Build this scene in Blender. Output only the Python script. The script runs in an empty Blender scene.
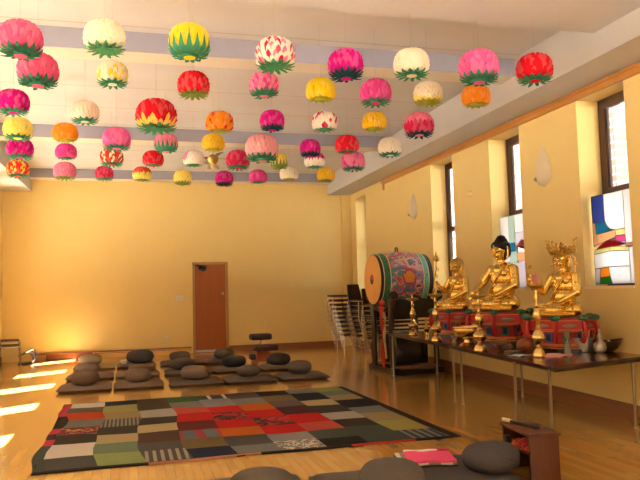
import bpy, bmesh, math, random
from mathutils import Vector, Matrix, Euler
random.seed(7)
SC = bpy.context.scene
COL = SC.collection
PI = math.pi

# ------------------------------------------------------------------ colour and materials
def lin(c):
    return c/12.92 if c <= .04045 else ((c+.055)/1.055)**2.4
def hexc(h):
    h = h.lstrip('#')
    return tuple(lin(int(h[i:i+2], 16)/255) for i in (0, 2, 4))+(1,)
MATS = {}
def mat(name, colour, rough=.6, metal=0, var=.08, scale=8, bump=0, bscale=40, spec=.5, coat=0, trans=0, stretch=(1, 1, 1)):
    if name in MATS: return MATS[name]
    m = bpy.data.materials.new(name); m.use_nodes = True
    nt = m.node_tree; N = nt.nodes; L = nt.links
    b = N['Principled BSDF']
    c = hexc(colour) if isinstance(colour, str) else tuple(colour)+(1,)
    tc = N.new('ShaderNodeTexCoord'); mp = N.new('ShaderNodeMapping'); L.new(tc.outputs['Object'], mp.inputs[0])
    mp.inputs['Scale'].default_value = stretch
    if var:
        no = N.new('ShaderNodeTexNoise'); no.inputs['Scale'].default_value = scale; no.inputs['Detail'].default_value = 4
        L.new(mp.outputs[0], no.inputs['Vector'])
        mx = N.new('ShaderNodeMix'); mx.data_type = 'RGBA'
        mx.inputs['A'].default_value = tuple(x*(1-var) for x in c[:3])+(1,)
        mx.inputs['B'].default_value = tuple(min(1, x*(1+var)) for x in c[:3])+(1,)
        L.new(no.outputs['Fac'], mx.inputs['Factor']); L.new(mx.outputs['Result'], b.inputs['Base Color'])
    else:
        b.inputs['Base Color'].default_value = c
    b.inputs['Roughness'].default_value = rough; b.inputs['Metallic'].default_value = metal
    b.inputs['Specular IOR Level'].default_value = spec
    b.inputs['Coat Weight'].default_value = coat; b.inputs['Coat Roughness'].default_value = .12
    if bump:
        n2 = N.new('ShaderNodeTexNoise'); n2.inputs['Scale'].default_value = bscale; L.new(mp.outputs[0], n2.inputs['Vector'])
        bp = N.new('ShaderNodeBump'); bp.inputs['Strength'].default_value = bump; bp.inputs['Distance'].default_value = .01
        L.new(n2.outputs['Fac'], bp.inputs['Height']); L.new(bp.outputs[0], b.inputs['Normal'])
    if trans:
        out = N['Material Output']; t = N.new('ShaderNodeBsdfTranslucent'); t.inputs[0].default_value = c
        ms = N.new('ShaderNodeMixShader'); ms.inputs[0].default_value = trans
        L.new(b.outputs[0], ms.inputs[1]); L.new(t.outputs[0], ms.inputs[2]); L.new(ms.outputs[0], out.inputs[0])
    MATS[name] = m
    return m
def nodes(m): return m.node_tree.nodes, m.node_tree.links, m.node_tree.nodes['Principled BSDF']

def floor_mat():
    m = mat('oak_strip_floor', '#B8803F', rough=.3, var=0)
    N, L, b = nodes(m)
    tc = N.new('ShaderNodeTexCoord'); mp = N.new('ShaderNodeMapping'); mp.inputs['Rotation'].default_value = (0, 0, PI/2)
    L.new(tc.outputs['Object'], mp.inputs[0])
    br = N.new('ShaderNodeTexBrick'); br.inputs['Scale'].default_value = 1
    br.inputs['Brick Width'].default_value = .75; br.inputs['Row Height'].default_value = .075; br.inputs['Mortar Size'].default_value = .001
    br.inputs['Color1'].default_value = hexc('#C4964F'); br.inputs['Color2'].default_value = hexc('#B48342'); br.inputs['Mortar'].default_value = hexc('#8A6230')
    br.offset = .37; br.inputs['Bias'].default_value = -.1
    L.new(mp.outputs[0], br.inputs['Vector'])
    mp2 = N.new('ShaderNodeMapping'); mp2.inputs['Scale'].default_value = (28, 1.4, 1); L.new(tc.outputs['Object'], mp2.inputs[0])
    no = N.new('ShaderNodeTexNoise'); no.inputs['Scale'].default_value = 2.2; no.inputs['Detail'].default_value = 5; L.new(mp2.outputs[0], no.inputs['Vector'])
    mx = N.new('ShaderNodeMix'); mx.data_type = 'RGBA'; mx.blend_type = 'MULTIPLY'; mx.inputs['Factor'].default_value = .3
    cr = N.new('ShaderNodeValToRGB'); cr.color_ramp.elements[0].color = (.62, .55, .48, 1); cr.color_ramp.elements[1].color = (1.1, 1.08, 1.05, 1)
    L.new(no.outputs['Fac'], cr.inputs[0]); L.new(br.outputs['Color'], mx.inputs['A']); L.new(cr.outputs[0], mx.inputs['B'])
    L.new(mx.outputs['Result'], b.inputs['Base Color'])
    b.inputs['Roughness'].default_value = .24
    b.inputs['Coat Weight'].default_value = .7; b.inputs['Coat Roughness'].default_value = .13
    return m
def ceiling_mat():
    m = mat('ceiling_plaster', '#DDD2C4', rough=.9, var=0)
    N, L, b = nodes(m)
    tc = N.new('ShaderNodeTexCoord'); sp = N.new('ShaderNodeSeparateXYZ'); L.new(tc.outputs['Object'], sp.inputs[0])
    md = N.new('ShaderNodeMath'); md.operation = 'PINGPONG'; md.inputs[1].default_value = .62; L.new(sp.outputs['Y'], md.inputs[0])
    lt = N.new('ShaderNodeMath'); lt.operation = 'LESS_THAN'; lt.inputs[1].default_value = .012; L.new(md.outputs[0], lt.inputs[0])
    mp = N.new('ShaderNodeMapping'); mp.inputs['Scale'].default_value = (.35, 1.2, 1); L.new(tc.outputs['Object'], mp.inputs[0])
    no = N.new('ShaderNodeTexNoise'); no.inputs['Scale'].default_value = 1.3; L.new(mp.outputs[0], no.inputs['Vector'])
    m0 = N.new('ShaderNodeMix'); m0.data_type = 'RGBA'; m0.inputs['A'].default_value = hexc('#C4C5C9'); m0.inputs['B'].default_value = hexc('#D5D6D9')
    L.new(no.outputs['Fac'], m0.inputs['Factor'])
    mx = N.new('ShaderNodeMix'); mx.data_type = 'RGBA'; mx.inputs['B'].default_value = hexc('#B9AEA2')
    L.new(lt.outputs[0], mx.inputs['Factor']); L.new(m0.outputs['Result'], mx.inputs['A']); L.new(mx.outputs['Result'], b.inputs['Base Color'])
    return m
def wood_mat(name, c1, c2, rough=.4, axis=2, scale=14, coat=.15):
    m = mat(name, c1, rough=rough, var=0, coat=coat)
    N, L, b = nodes(m)
    tc = N.new('ShaderNodeTexCoord'); mp = N.new('ShaderNodeMapping'); s = [scale]*3; s[axis] = scale*.07; mp.inputs['Scale'].default_value = s
    L.new(tc.outputs['Object'], mp.inputs[0])
    no = N.new('ShaderNodeTexNoise'); no.inputs['Scale'].default_value = 1.6; no.inputs['Detail'].default_value = 6; no.inputs['Distortion'].default_value = .6
    L.new(mp.outputs[0], no.inputs['Vector'])
    mx = N.new('ShaderNodeMix'); mx.data_type = 'RGBA'; mx.inputs['A'].default_value = hexc(c1); mx.inputs['B'].default_value = hexc(c2)
    L.new(no.outputs['Fac'], mx.inputs['Factor']); L.new(mx.outputs['Result'], b.inputs['Base Color'])
    return m
def stripe_mat(name, c1, c2, freq, axis='X', duty=.5, rough=.95):
    m = mat(name, c1, rough=rough, var=0)
    N, L, b = nodes(m)
    tc = N.new('ShaderNodeTexCoord'); sp = N.new('ShaderNodeSeparateXYZ'); L.new(tc.outputs['Object'], sp.inputs[0])
    mu = N.new('ShaderNodeMath'); mu.operation = 'MULTIPLY'; mu.inputs[1].default_value = freq; L.new(sp.outputs[axis], mu.inputs[0])
    fr = N.new('ShaderNodeMath'); fr.operation = 'FRACT'; L.new(mu.outputs[0], fr.inputs[0])
    lt = N.new('ShaderNodeMath'); lt.operation = 'LESS_THAN'; lt.inputs[1].default_value = duty; L.new(fr.outputs[0], lt.inputs[0])
    mx = N.new('ShaderNodeMix'); mx.data_type = 'RGBA'; mx.inputs['A'].default_value = hexc(c1); mx.inputs['B'].default_value = hexc(c2)
    L.new(lt.outputs[0], mx.inputs['Factor']); L.new(mx.outputs['Result'], b.inputs['Base Color'])
    return m
def blotch_mat(name, cols, scale=5, rough=.95, distortion=1.5, spec=.3, seedw=0):
    """cloud-like blotches of several colours"""
    m = mat(name, cols[0], rough=rough, var=0, spec=spec)
    N, L, b = nodes(m)
    tc = N.new('ShaderNodeTexCoord'); mp = N.new('ShaderNodeMapping'); mp.inputs['Location'].default_value = (seedw, seedw*.7, 0)
    L.new(tc.outputs['Object'], mp.inputs[0])
    no = N.new('ShaderNodeTexNoise'); no.inputs['Scale'].default_value = scale; no.inputs['Detail'].default_value = 1.5; no.inputs['Distortion'].default_value = distortion
    L.new(mp.outputs[0], no.inputs['Vector'])
    cr = N.new('ShaderNodeValToRGB'); cr.color_ramp.interpolation = 'CONSTANT'
    n = len(cols); el = cr.color_ramp.elements
    while len(el) < n: el.new(.5)
    for i, c in enumerate(cols):
        el[i].position = 0 if i == 0 else .3+.4*i/n; el[i].color = hexc(c)
    L.new(no.outputs['Fac'], cr.inputs[0]); L.new(cr.outputs[0], b.inputs['Base Color'])
    return m
def glass_mat(name, tint=(1, 1, 1), milky=0.0, clear=.93):
    if name in MATS: return MATS[name]
    m = bpy.data.materials.new(name); m.use_nodes = True; N = m.node_tree.nodes; L = m.node_tree.links
    N.remove(N['Principled BSDF']); out = N['Material Output']
    t = N.new('ShaderNodeBsdfTransparent'); t.inputs[0].default_value = tuple(x*clear for x in tint)+(1,)
    g = N.new('ShaderNodeBsdfGlossy'); g.inputs['Roughness'].default_value = .05
    ms = N.new('ShaderNodeMixShader'); ms.inputs[0].default_value = .05; L.new(t.outputs[0], ms.inputs[1]); L.new(g.outputs[0], ms.inputs[2])
    fin = ms
    if milky:
        tr = N.new('ShaderNodeBsdfTranslucent'); tr.inputs[0].default_value = tuple(tint)+(1,)
        m2 = N.new('ShaderNodeMixShader'); m2.inputs[0].default_value = milky
        L.new(ms.outputs[0], m2.inputs[1]); L.new(tr.outputs[0], m2.inputs[2]); fin = m2
    L.new(fin.outputs[0], out.inputs[0])
    MATS[name] = m
    return m

WALL = mat('golden_wall_paint', '#E1C986', rough=.55, var=.03, scale=2, spec=.3)
CEIL = ceiling_mat()
BEAM = mat('lavender_beam_paint', '#9FA0B2', rough=.8, var=.03)
SOFF = mat('soffit_paint', '#BDBBBA', rough=.85, var=.05, scale=2)
MOLD = mat('cream_moulding', '#DDD8CC', rough=.6, var=.03)
TRIM = wood_mat('honey_wood_trim', '#CE9448', '#B0762F', axis=1)
BASE = wood_mat('brown_wood_baseboard', '#8E5530', '#6E3B20', axis=1)
BASEX = wood_mat('brown_wood_baseboard_across', '#96603A', '#7A4526', axis=0)
FRAME = mat('dark_brown_window_frame', '#4A3328', rough=.5)
GLASS = glass_mat('window_glass')
OAK = floor_mat()
DOORW = wood_mat('orange_brown_door_wood', '#A8580E', '#8E4408', axis=2, scale=9, coat=0)
GOLD = mat('polished_gold', (.80, .55, .14), rough=.2, metal=1, var=.12, scale=14)
GOLDD = mat('aged_gold', (.58, .37, .10), rough=.34, metal=1, var=.25, scale=22)
BRASS = mat('brass', (.70, .50, .20), rough=.22, metal=1, var=.2, scale=18)
SILVER = mat('silver_metal', (.5, .49, .46), rough=.33, metal=1, var=.1)
CHROME = mat('chrome', (.55, .53, .50), rough=.22, metal=1, var=.05)
STEEL = mat('brushed_steel_leg', (.30, .26, .20), rough=.35, metal=1, var=.1)
BLACKW = mat('black_lacquer_wood', '#241A16', rough=.3, var=.2, coat=.3)
REDL = mat('red_lacquer', '#A81418', rough=.5, var=.15, coat=.05)
REDD = mat('deep_red_lacquer', '#84100F', rough=.5, var=.15, coat=.05)
GREENP = mat('green_paint', '#2F6B4C', rough=.5, var=.2)
BLUEP = mat('blue_paint', '#4A5FA0', rough=.5)
ORANGEP = mat('orange_gilt_band', '#C4702A', rough=.45, var=.2)
TABLEW = wood_mat('dark_brown_laminate', '#4A2A1E', '#371D15', axis=1, rough=.22, coat=.4)
BROWNC = mat('brown_cotton', '#73645A', rough=.95, var=.12, scale=30, bump=.25, bscale=160, spec=.15)
CHARC = mat('charcoal_cotton', '#5C5552', rough=.95, var=.12, scale=30, bump=.25, bscale=160, spec=.15)
DARKC = mat('dark_grey_cotton', '#4C494C', rough=.95, var=.12, scale=30, bump=.25, bscale=160, spec=.15)
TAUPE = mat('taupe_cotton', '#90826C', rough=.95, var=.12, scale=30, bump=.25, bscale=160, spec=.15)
SEATF = mat('dark_brown_seat_fabric', '#3E2A24', rough=.85, var=.15, scale=30)
BLKPL = mat('black_metal', '#1E1B1A', rough=.4)
WHITEP = mat('white_plastic', '#DDD8CC', rough=.4)

# ------------------------------------------------------------------ mesh helpers
def obj(name, bm, mats, parent=None, smooth=True, angle=40):
    me = bpy.data.meshes.new(name); bm.normal_update()
    bm.to_mesh(me); bm.free()
    for m in (mats if isinstance(mats, (list, tuple)) else [mats]): me.materials.append(m)
    for p in me.polygons: p.use_smooth = smooth
    if smooth:
        try: me.set_sharp_from_angle(angle=math.radians(angle))
        except Exception: pass
    o = bpy.data.objects.new(name, me); COL.objects.link(o)
    if parent: o.parent = parent
    return o
def empty(name, loc=(0, 0, 0), rz=0):
    o = bpy.data.objects.new(name, None); o.empty_display_size = .1; COL.objects.link(o)
    o.location = loc; o.rotation_euler = (0, 0, rz)
    return o
def tag(o, label, cat, group=None, kind=None):
    o['label'] = label; o['category'] = cat
    if group: o['group'] = group
    if kind: o['kind'] = kind
    return o
def struct(o):
    o['kind'] = 'structure'; return o
def copy_tree(o, parent=None):
    c = o.copy(); COL.objects.link(c)
    if parent: c.parent = parent
    for ch in o.children: copy_tree(ch, c)
    return c
def box(bm, c, s, rot=None, mi=0, bev=0):
    for f in bm.faces: f.tag = True
    M = Matrix.Translation(c) @ (rot.to_matrix().to_4x4() if rot else Matrix())
    r = bmesh.ops.create_cube(bm, size=1, matrix=M @ Matrix.Diagonal((s[0], s[1], s[2], 1)))
    if bev:
        es = list({e for v in r['verts'] for e in v.link_edges})
        bmesh.ops.bevel(bm, geom=es, offset=bev, segments=2, affect='EDGES', profile=.6)
    for f in bm.faces:
        if not f.tag: f.material_index = mi
def prism(bm, pts, z0, z1, mi=0, M=None):
    """polygon pts (x,y) extruded from z0 to z1"""
    lo = [bm.verts.new((p[0], p[1], z0)) for p in pts]; hi = [bm.verts.new((p[0], p[1], z1)) for p in pts]
    n = len(pts); fs = [bm.faces.new(lo[::-1]), bm.faces.new(hi)]
    for i in range(n): fs.append(bm.faces.new((lo[i], lo[(i+1) % n], hi[(i+1) % n], hi[i])))
    for f in fs: f.material_index = mi
    if M is not None:
        for v in lo+hi: v.co = M @ v.co
    bmesh.ops.recalc_face_normals(bm, faces=fs)
def hexa(bm, P8, mi=0):
    v = [bm.verts.new(p) for p in P8]
    fs = [bm.faces.new([v[i] for i in q]) for q in ((3, 2, 1, 0), (4, 5, 6, 7), (0, 1, 5, 4), (1, 2, 6, 5), (2, 3, 7, 6), (3, 0, 4, 7))]
    for f in fs: f.material_index = mi
    bmesh.ops.recalc_face_normals(bm, faces=fs)
def tube(bm, pts, r, n=8, mi=0, cap=True):
    pts = [Vector(p) for p in pts]; rs = r if isinstance(r, (list, tuple)) else [r]*len(pts)
    rings = []; up = Vector((0, 0, 1)); prev = None
    for i, p in enumerate(pts):
        t = (pts[min(i+1, len(pts)-1)]-pts[max(i-1, 0)]).normalized()
        if prev is None:
            a = t.cross(up) if abs(t.dot(up)) < .95 else t.cross(Vector((1, 0, 0)))
        else: a = prev-t*prev.dot(t)
        a.normalize(); prev = a; b = t.cross(a)
        rings.append([bm.verts.new(p+rs[i]*(math.cos(2*PI*k/n)*a+math.sin(2*PI*k/n)*b)) for k in range(n)])
    for q in range(len(rings)-1):
        for k in range(n):
            bm.faces.new((rings[q][k], rings[q][(k+1) % n], rings[q+1][(k+1) % n], rings[q+1][k])).material_index = mi
    if cap:
        bm.faces.new(rings[0][::-1]).material_index = mi; bm.faces.new(rings[-1]).material_index = mi
def lathe(bm, prof, n=20, mi=0, M=None, mif=None):
    """prof: (radius, z) from bottom to top"""
    rings = []
    for r, z in prof:
        if r < 1e-5: rings.append([bm.verts.new((0, 0, z))])
        else: rings.append([bm.verts.new((r*math.cos(2*PI*k/n), r*math.sin(2*PI*k/n), z)) for k in range(n)])
    allv = [v for R_ in rings for v in R_]
    for i in range(len(rings)-1):
        a, b = rings[i], rings[i+1]; m_ = mif(i) if mif else mi
        for k in range(n):
            k2 = (k+1) % n
            if len(a) == 1 and len(b) == 1: continue
            if len(a) == 1: f = bm.faces.new((a[0], b[k2], b[k]))
            elif len(b) == 1: f = bm.faces.new((a[k], a[k2], b[0]))
            else: f = bm.faces.new((a[k], a[k2], b[k2], b[k]))
            f.material_index = m_
    if len(rings[0]) > 1: bm.faces.new(rings[0][::-1]).material_index = mi
    if len(rings[-1]) > 1: bm.faces.new(rings[-1]).material_index = mif(len(rings)-2) if mif else mi
    if M is not None:
        for v in allv: v.co = M @ v.co
def ball(bm, c, r, rot=None, sub=3, mi=0):
    for f in bm.faces: f.tag = True
    r = r if isinstance(r, (list, tuple)) else (r, r, r)
    M = Matrix.Translation(c) @ (Euler(rot).to_matrix().to_4x4() if rot else Matrix()) @ Matrix.Diagonal((r[0], r[1], r[2], 1))
    bmesh.ops.create_icosphere(bm, subdivisions=sub, radius=1, matrix=M)
    if mi:
        for f in bm.faces:
            if not f.tag: f.material_index = mi
def capsule(bm, a, b, ra, rb=None, n=12):
    a, b = Vector(a), Vector(b); rb = ra if rb is None else rb
    d = (b-a); pts = []; rs = []
    dn = d.normalized() if d.length else Vector((0, 0, 1))
    for t in (-.98, -.75, -.4, 0): pts.append(a+dn*ra*t); rs.append(ra*math.sqrt(1-t*t))
    for t in (0, .4, .75, .98): pts.append(b+dn*rb*t); rs.append(rb*math.sqrt(1-t*t))
    tube(bm, pts, rs, n=n)
def spline(pts, n=8):
    pts = [Vector(p) for p in pts]; out = []
    P = [pts[0]*2-pts[1]]+pts+[pts[-1]*2-pts[-2]]
    for i in range(1, len(P)-2):
        for k in range(n):
            t = k/n; a, b, c, d = P[i-1], P[i], P[i+1], P[i+2]
            out.append(.5*((2*b)+(c-a)*t+(2*a-5*b+4*c-d)*t*t+(3*b-a-3*c+d)*t**3))
    out.append(pts[-1]); return out
def remesh(bm, vox, smooth=2, fac=.5):
    """fuse overlapping lumps into one continuous skin"""
    bmesh.ops.recalc_face_normals(bm, faces=bm.faces)
    me = bpy.data.meshes.new('tmp'); bm.to_mesh(me); bm.free()
    o = bpy.data.objects.new('tmp', me); COL.objects.link(o)
    md = o.modifiers.new('r', 'REMESH'); md.mode = 'VOXEL'; md.voxel_size = vox
    if smooth:
        sm = o.modifiers.new('s', 'SMOOTH'); sm.factor = fac; sm.iterations = smooth
    dg = bpy.context.evaluated_depsgraph_get(); dg.update()
    m2 = bpy.data.meshes.new_from_object(o.evaluated_get(dg))
    bpy.data.objects.remove(o); bpy.data.meshes.remove(me)
    b2 = bmesh.new(); b2.from_mesh(m2); bpy.data.meshes.remove(m2)
    return b2
def B(): return bmesh.new()

# ------------------------------------------------------------------ the room
YB = 18.1; YR = -3.2; XL = -2.9
def rise(y): return .0245*(y-7)            # the ceiling rises gently towards the back
WANG = -math.atan2(.62, 11.1)              # the window wall runs a little outwards
wdir = Vector((math.sin(-WANG), math.cos(WANG), 0)); wout = Vector((math.cos(WANG), -math.sin(-WANG), 0))
def wp(s, n, z): return Vector((5.30, 7.0, 0))+wdir*s+wout*n+Vector((0, 0, z))
def wx(y): return 5.30+.62/11.1*(y-7)

bm = B(); box(bm, (1.6, 7.3, -.05), (11, 22.4, .1)); fl = struct(obj('floor', bm, OAK))

# back wall with the door opening
DX0, DX1, DH = 1.66, 2.44, 2.26
bm = B()
box(bm, ((XL-.4+DX0)/2, YB+.15, 2.4), (DX0-XL+.4, .3, 4.8)); box(bm, ((DX1+7)/2, YB+.15, 2.4), (7-DX1, .3, 4.8)); box(bm, ((DX0+DX1)/2, YB+.15, (DH+4.8)/2), (DX1-DX0, .3, 4.8-DH))
struct(obj('wall_back', bm, WALL, smooth=False))
bm = B(); box(bm, (5.79, YB-.02, 2.1), (.28, .06, 4.2)); w = struct(obj('trim_5', bm, WALL, smooth=False))

# right wall: piers, parapets and heads between deep window openings
TH = .36
WIN = [(-4.3, -3.35, 3.62), (-.69, .22, 3.745), (1.65, 2.61, 3.79), (4.05, 5.09, 3.85), (9.60, 10.55, 3.92)]
SILL = 1.44
bm = B()
edges = [-10.4]+[v for w_ in WIN for v in w_[:2]]+[11.3]
def wseg(bm, s0, s1, z0, z1, n0=0, n1=TH, mi=0, z0b=None, z1b=None):
    z0b = z0 if z0b is None else z0b; z1b = z1 if z1b is None else z1b
    hexa(bm, [wp(s0, n0, z0), wp(s0, n1, z0), wp(s1, n1, z0b), wp(s1, n0, z0b), wp(s0, n0, z1), wp(s0, n1, z1), wp(s1, n1, z1b), wp(s1, n0, z1b)], mi)
for i in range(0, len(edges), 2): wseg(bm, edges[i], edges[i+1], 0, 4.8)
for s0, s1, hd in WIN:
    wseg(bm, s0, s1, 0, SILL); wseg(bm, s0, s1, hd, 4.8)
struct(obj('wall_right', bm, WALL, smooth=False))

# left wall (just out of the picture) with the sunny windows
LW = [(yc-.475, yc+.475) for yc in (-1.0, 1.9, 4.5, 6.85, 9.2, 11.55, 13.9, 16.35)]
bm = B(); e = [YR]+[v for w_ in LW for v in w_]+[YB+.3]
for i in range(0, len(e), 2): box(bm, (XL-.18, (e[i]+e[i+1])/2, 2.4), (.36, e[i+1]-e[i], 4.8))
for y0, y1 in LW:
    box(bm, (XL-.18, (y0+y1)/2, SILL/2), (.36, y1-y0, SILL)); box(bm, (XL-.18, (y0+y1)/2, (3.7+4.8)/2), (.36, y1-y0, 1.1))
struct(obj('wall_left', bm, WALL, smooth=False))
# rear wall behind the photographer
RW = [(-2.0, -.4), (.6, 2.2), (3.0, 4.6)]
bm = B(); e = [XL-.36]+[v for w_ in RW for v in w_]+[6.2]
for i in range(0, len(e), 2): box(bm, ((e[i]+e[i+1])/2, YR-.15, 2.4), (e[i+1]-e[i], .3, 4.8))
for x0, x1 in RW:
    box(bm, ((x0+x1)/2, YR-.15, .5), (x1-x0, .3, 1.0)); box(bm, ((x0+x1)/2, YR-.15, 4.1), (x1-x0, .3, 1.4))
struct(obj('wall_front', bm, WALL, smooth=False))

# ceiling with cross beams and the two long soffits
ceil_z = lambda y: 4.345+rise(y)
def slab(bm, x0a, x1a, y0, x0b, x1b, y1, f0, f1, mi=0):
    hexa(bm, [(x0a, y0, f0(y0)), (x1a, y0, f0(y0)), (x1b, y1, f0(y1)), (x0b, y1, f0(y1)), (x0a, y0, f1(y0)), (x1a, y0, f1(y0)), (x1b, y1, f1(y1)), (x0b, y1, f1(y1))], mi)
bm = B(); slab(bm, XL-.4, 6.6, YR-.3, XL-.4, 6.6, YB+.3, ceil_z, lambda y: ceil_z(y)+.12)
ceiling = struct(obj('ceiling', bm, CEIL, smooth=False))
bot = lambda y: 4.12+rise(y); so = lambda y: 3.838+rise(y)
for (y0, y1) in ((7.6, 7.98), (12.56, 12.98), (17.62, 18.1)):
    bm = B(); slab(bm, -2.25, 5.3, y0, -2.25, 5.3, y1, bot, lambda y: ceil_z(y)+.05)
    for f in bm.faces: f.material_index = 1 if f.normal.z < -.5 else 0
    o = struct(obj('beam', bm, [BEAM, MOLD], ceiling, smooth=False))
bm = B(); slab(bm, -2.25, 5.2, 2.4, -2.25, 5.2, 5.95, lambda y: bot(y)-.02, lambda y: ceil_z(y)+.05)
struct(obj('beam', bm, CEIL, ceiling, smooth=False))
xi = lambda y: 4.70+.0523*(y-7)
bm = B(); slab(bm, xi(YR), wx(YR)+.3, YR, xi(YB), wx(YB)+.3, YB, so, lambda y: ceil_z(y)+.05); struct(obj('soffit', bm, SOFF, ceiling, smooth=False))
bm = B(); slab(bm, XL-.3, -2.25, YR, XL-.3, -2.25, YB, so, lambda y: ceil_z(y)+.05); struct(obj('soffit', bm, SOFF, ceiling, smooth=False))

# wood rail at the top of the window wall, baseboards
bm = B()
for n0, n1, za, zb in ((-.05, .0, .0, .105), (-.075, .0, .06, .09)):
    s0, s1 = -10, 8.05
    f = lambda s: 3.735+.0245*s
    wseg(bm, s0, s1, f(s0)+za, f(s0)+zb, n0, n1, 0, f(s1)+za, f(s1)+zb)
struct(obj('trim_1', bm, TRIM, smooth=False))
bm = B(); wseg(bm, 7.97, 8.05, 3.80, 3.94, -.03, 0); struct(obj('trim_2', bm, TRIM, smooth=False))
bm = B(); wseg(bm, -10, 11.1, 0, .17, -.022, 0); wseg(bm, -10, 11.1, .17, .185, -.014, 0); struct(obj('baseboard_right', bm, BASE, smooth=False))
bm = B(); box(bm, (4.2, YB-.012, .075), (3.4, .024, .15)); struct(obj('baseboard_back', bm, BASEX, smooth=False))
bm = B(); box(bm, (XL+.012, 7.4, .075), (.024, 21, .15)); struct(obj('baseboard_left', bm, BASE, smooth=False))

# windows of the right wall: frame, pane, stained glass panel
def pane_poly(bm, s0, s1, z0, z1, n, poly, mi):
    """poly in unit coordinates as seen from the room (u to the right, v up)"""
    vs = [bm.verts.new(wp(s1+(s0-s1)*u, n, z0+(z1-z0)*v)) for u, v in poly]
    vs2 = [bm.verts.new(wp(s1+(s0-s1)*u, n+.006, z0+(z1-z0)*v)) for u, v in poly]
    k = len(poly); fs = [bm.faces.new(vs), bm.faces.new(vs2[::-1])]+[bm.faces.new((vs[i], vs[(i+1) % k], vs2[(i+1) % k], vs2[i])) for i in range(k)]
    for f in fs: f.material_index = mi
GC = {'w': (.95, .94, .95), 'b': (.16, .22, .55), 't': (.10, .38, .52), 'p': (.90, .62, .42), 'y': (.88, .84, .50), 'm': (.85, .22, .50), 'r': (.50, .03, .06),
      'o': (.90, .45, .08), 'g': (.08, .38, .10), 'v': (.30, .32, .62), 'a': (.62, .74, .66), 'k': (.78, .74, .80), 'n': (.42, .26, .14)}
GL = {k: glass_mat('stained_glass_'+k, tuple(x*.9 for x in c), milky=.6, clear=.8) for k, c in GC.items()}
order = list(GC)
LEAD = mat('lead_came', '#3A3632', rough=.5)
R4 = lambda a, b, c, d: [(a, c), (b, c), (b, d), (a, d)]
PAN1 = [(R4(0, .28, .70, 1), 'b'), ([(.28, .66), (.36, .62), (.5, .595), (.70, .60), (.70, 1), (.28, 1)], 'w'), ([(.70, .40), (1, .42), (1, 1), (.70, 1)], 'w'),
        ([(.08, .57), (.40, .595), (.28, .70), (.06, .70)], 't'), ([(0, .44), (.10, .46), (.08, .57), (.06, .70), (0, .70)], 'p'), ([(.10, .46), (.50, .52), (.50, .595), (.08, .57)], 'p'),
        ([(.50, .53), (.70, .53), (.70, .60), (.5, .595)], 'y'), (R4(.50, .70, .465, .53), 'm'), ([(.06, .405), (.70, .43), (.50, .48), (.32, .49), (.14, .44)], 'r'), ([(.50, .47), (.70, .43), (.70, .465)], 'k'),
        (R4(.72, .9, .40, .44), 'o'), ([(0, .35), (.36, .375), (.36, .42), (.02, .40)], 'y'), ([(.36, .375), (.76, .36), (.76, .41), (.36, .42)], 'y'),
        ([(0, .19), (.32, .205), (.76, .20), (.76, .36), (.36, .375), (0, .35)], 'w'), (R4(.76, .88, .02, .40), 'w'), (R4(.88, 1, .03, .42), 'v'),
        ([(0, .02), (.10, .02), (.12, .19), (0, .19)], 'k'), ([(.12, .09), (.34, .10), (.32, .205), (.12, .19)], 'o'), ([(.10, .02), (.38, .02), (.34, .10), (.12, .09)], 'g'), ([(.38, .02), (.76, .02), (.76, .20), (.32, .205), (.34, .10)], 'w')]
PAN2 = [(R4(0, .3, .55, 1), 'w'), (R4(.3, .5, .62, 1), 'a'), (R4(.5, 1, .75, 1), 'w'), (R4(.3, .5, .5, .62), 't'), ([(.5, .58), (.75, .55), (1, .60), (1, .75), (.5, .75)], 'k'), ([(.55, .56), (1, .47), (1, .58), (.7, .65)], 'r'),
        (R4(0, .3, .36, .55), 'w'), (R4(.3, .55, .34, .5), 'a'), (R4(.55, 1, .36, .47), 'p'), (R4(0, .4, 0, .34), 'k'), (R4(.4, 1, 0, .34), 'k')]
PAN3 = [(R4(0, .5, .5, 1), 'w'), (R4(.5, 1, .6, 1), 'w'), (R4(.5, 1, .35, .6), 'y'), (R4(0, .5, .2, .5), 'k'), (R4(.5, 1, 0, .35), 'w'), (R4(0, .5, 0, .2), 'a')]
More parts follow.
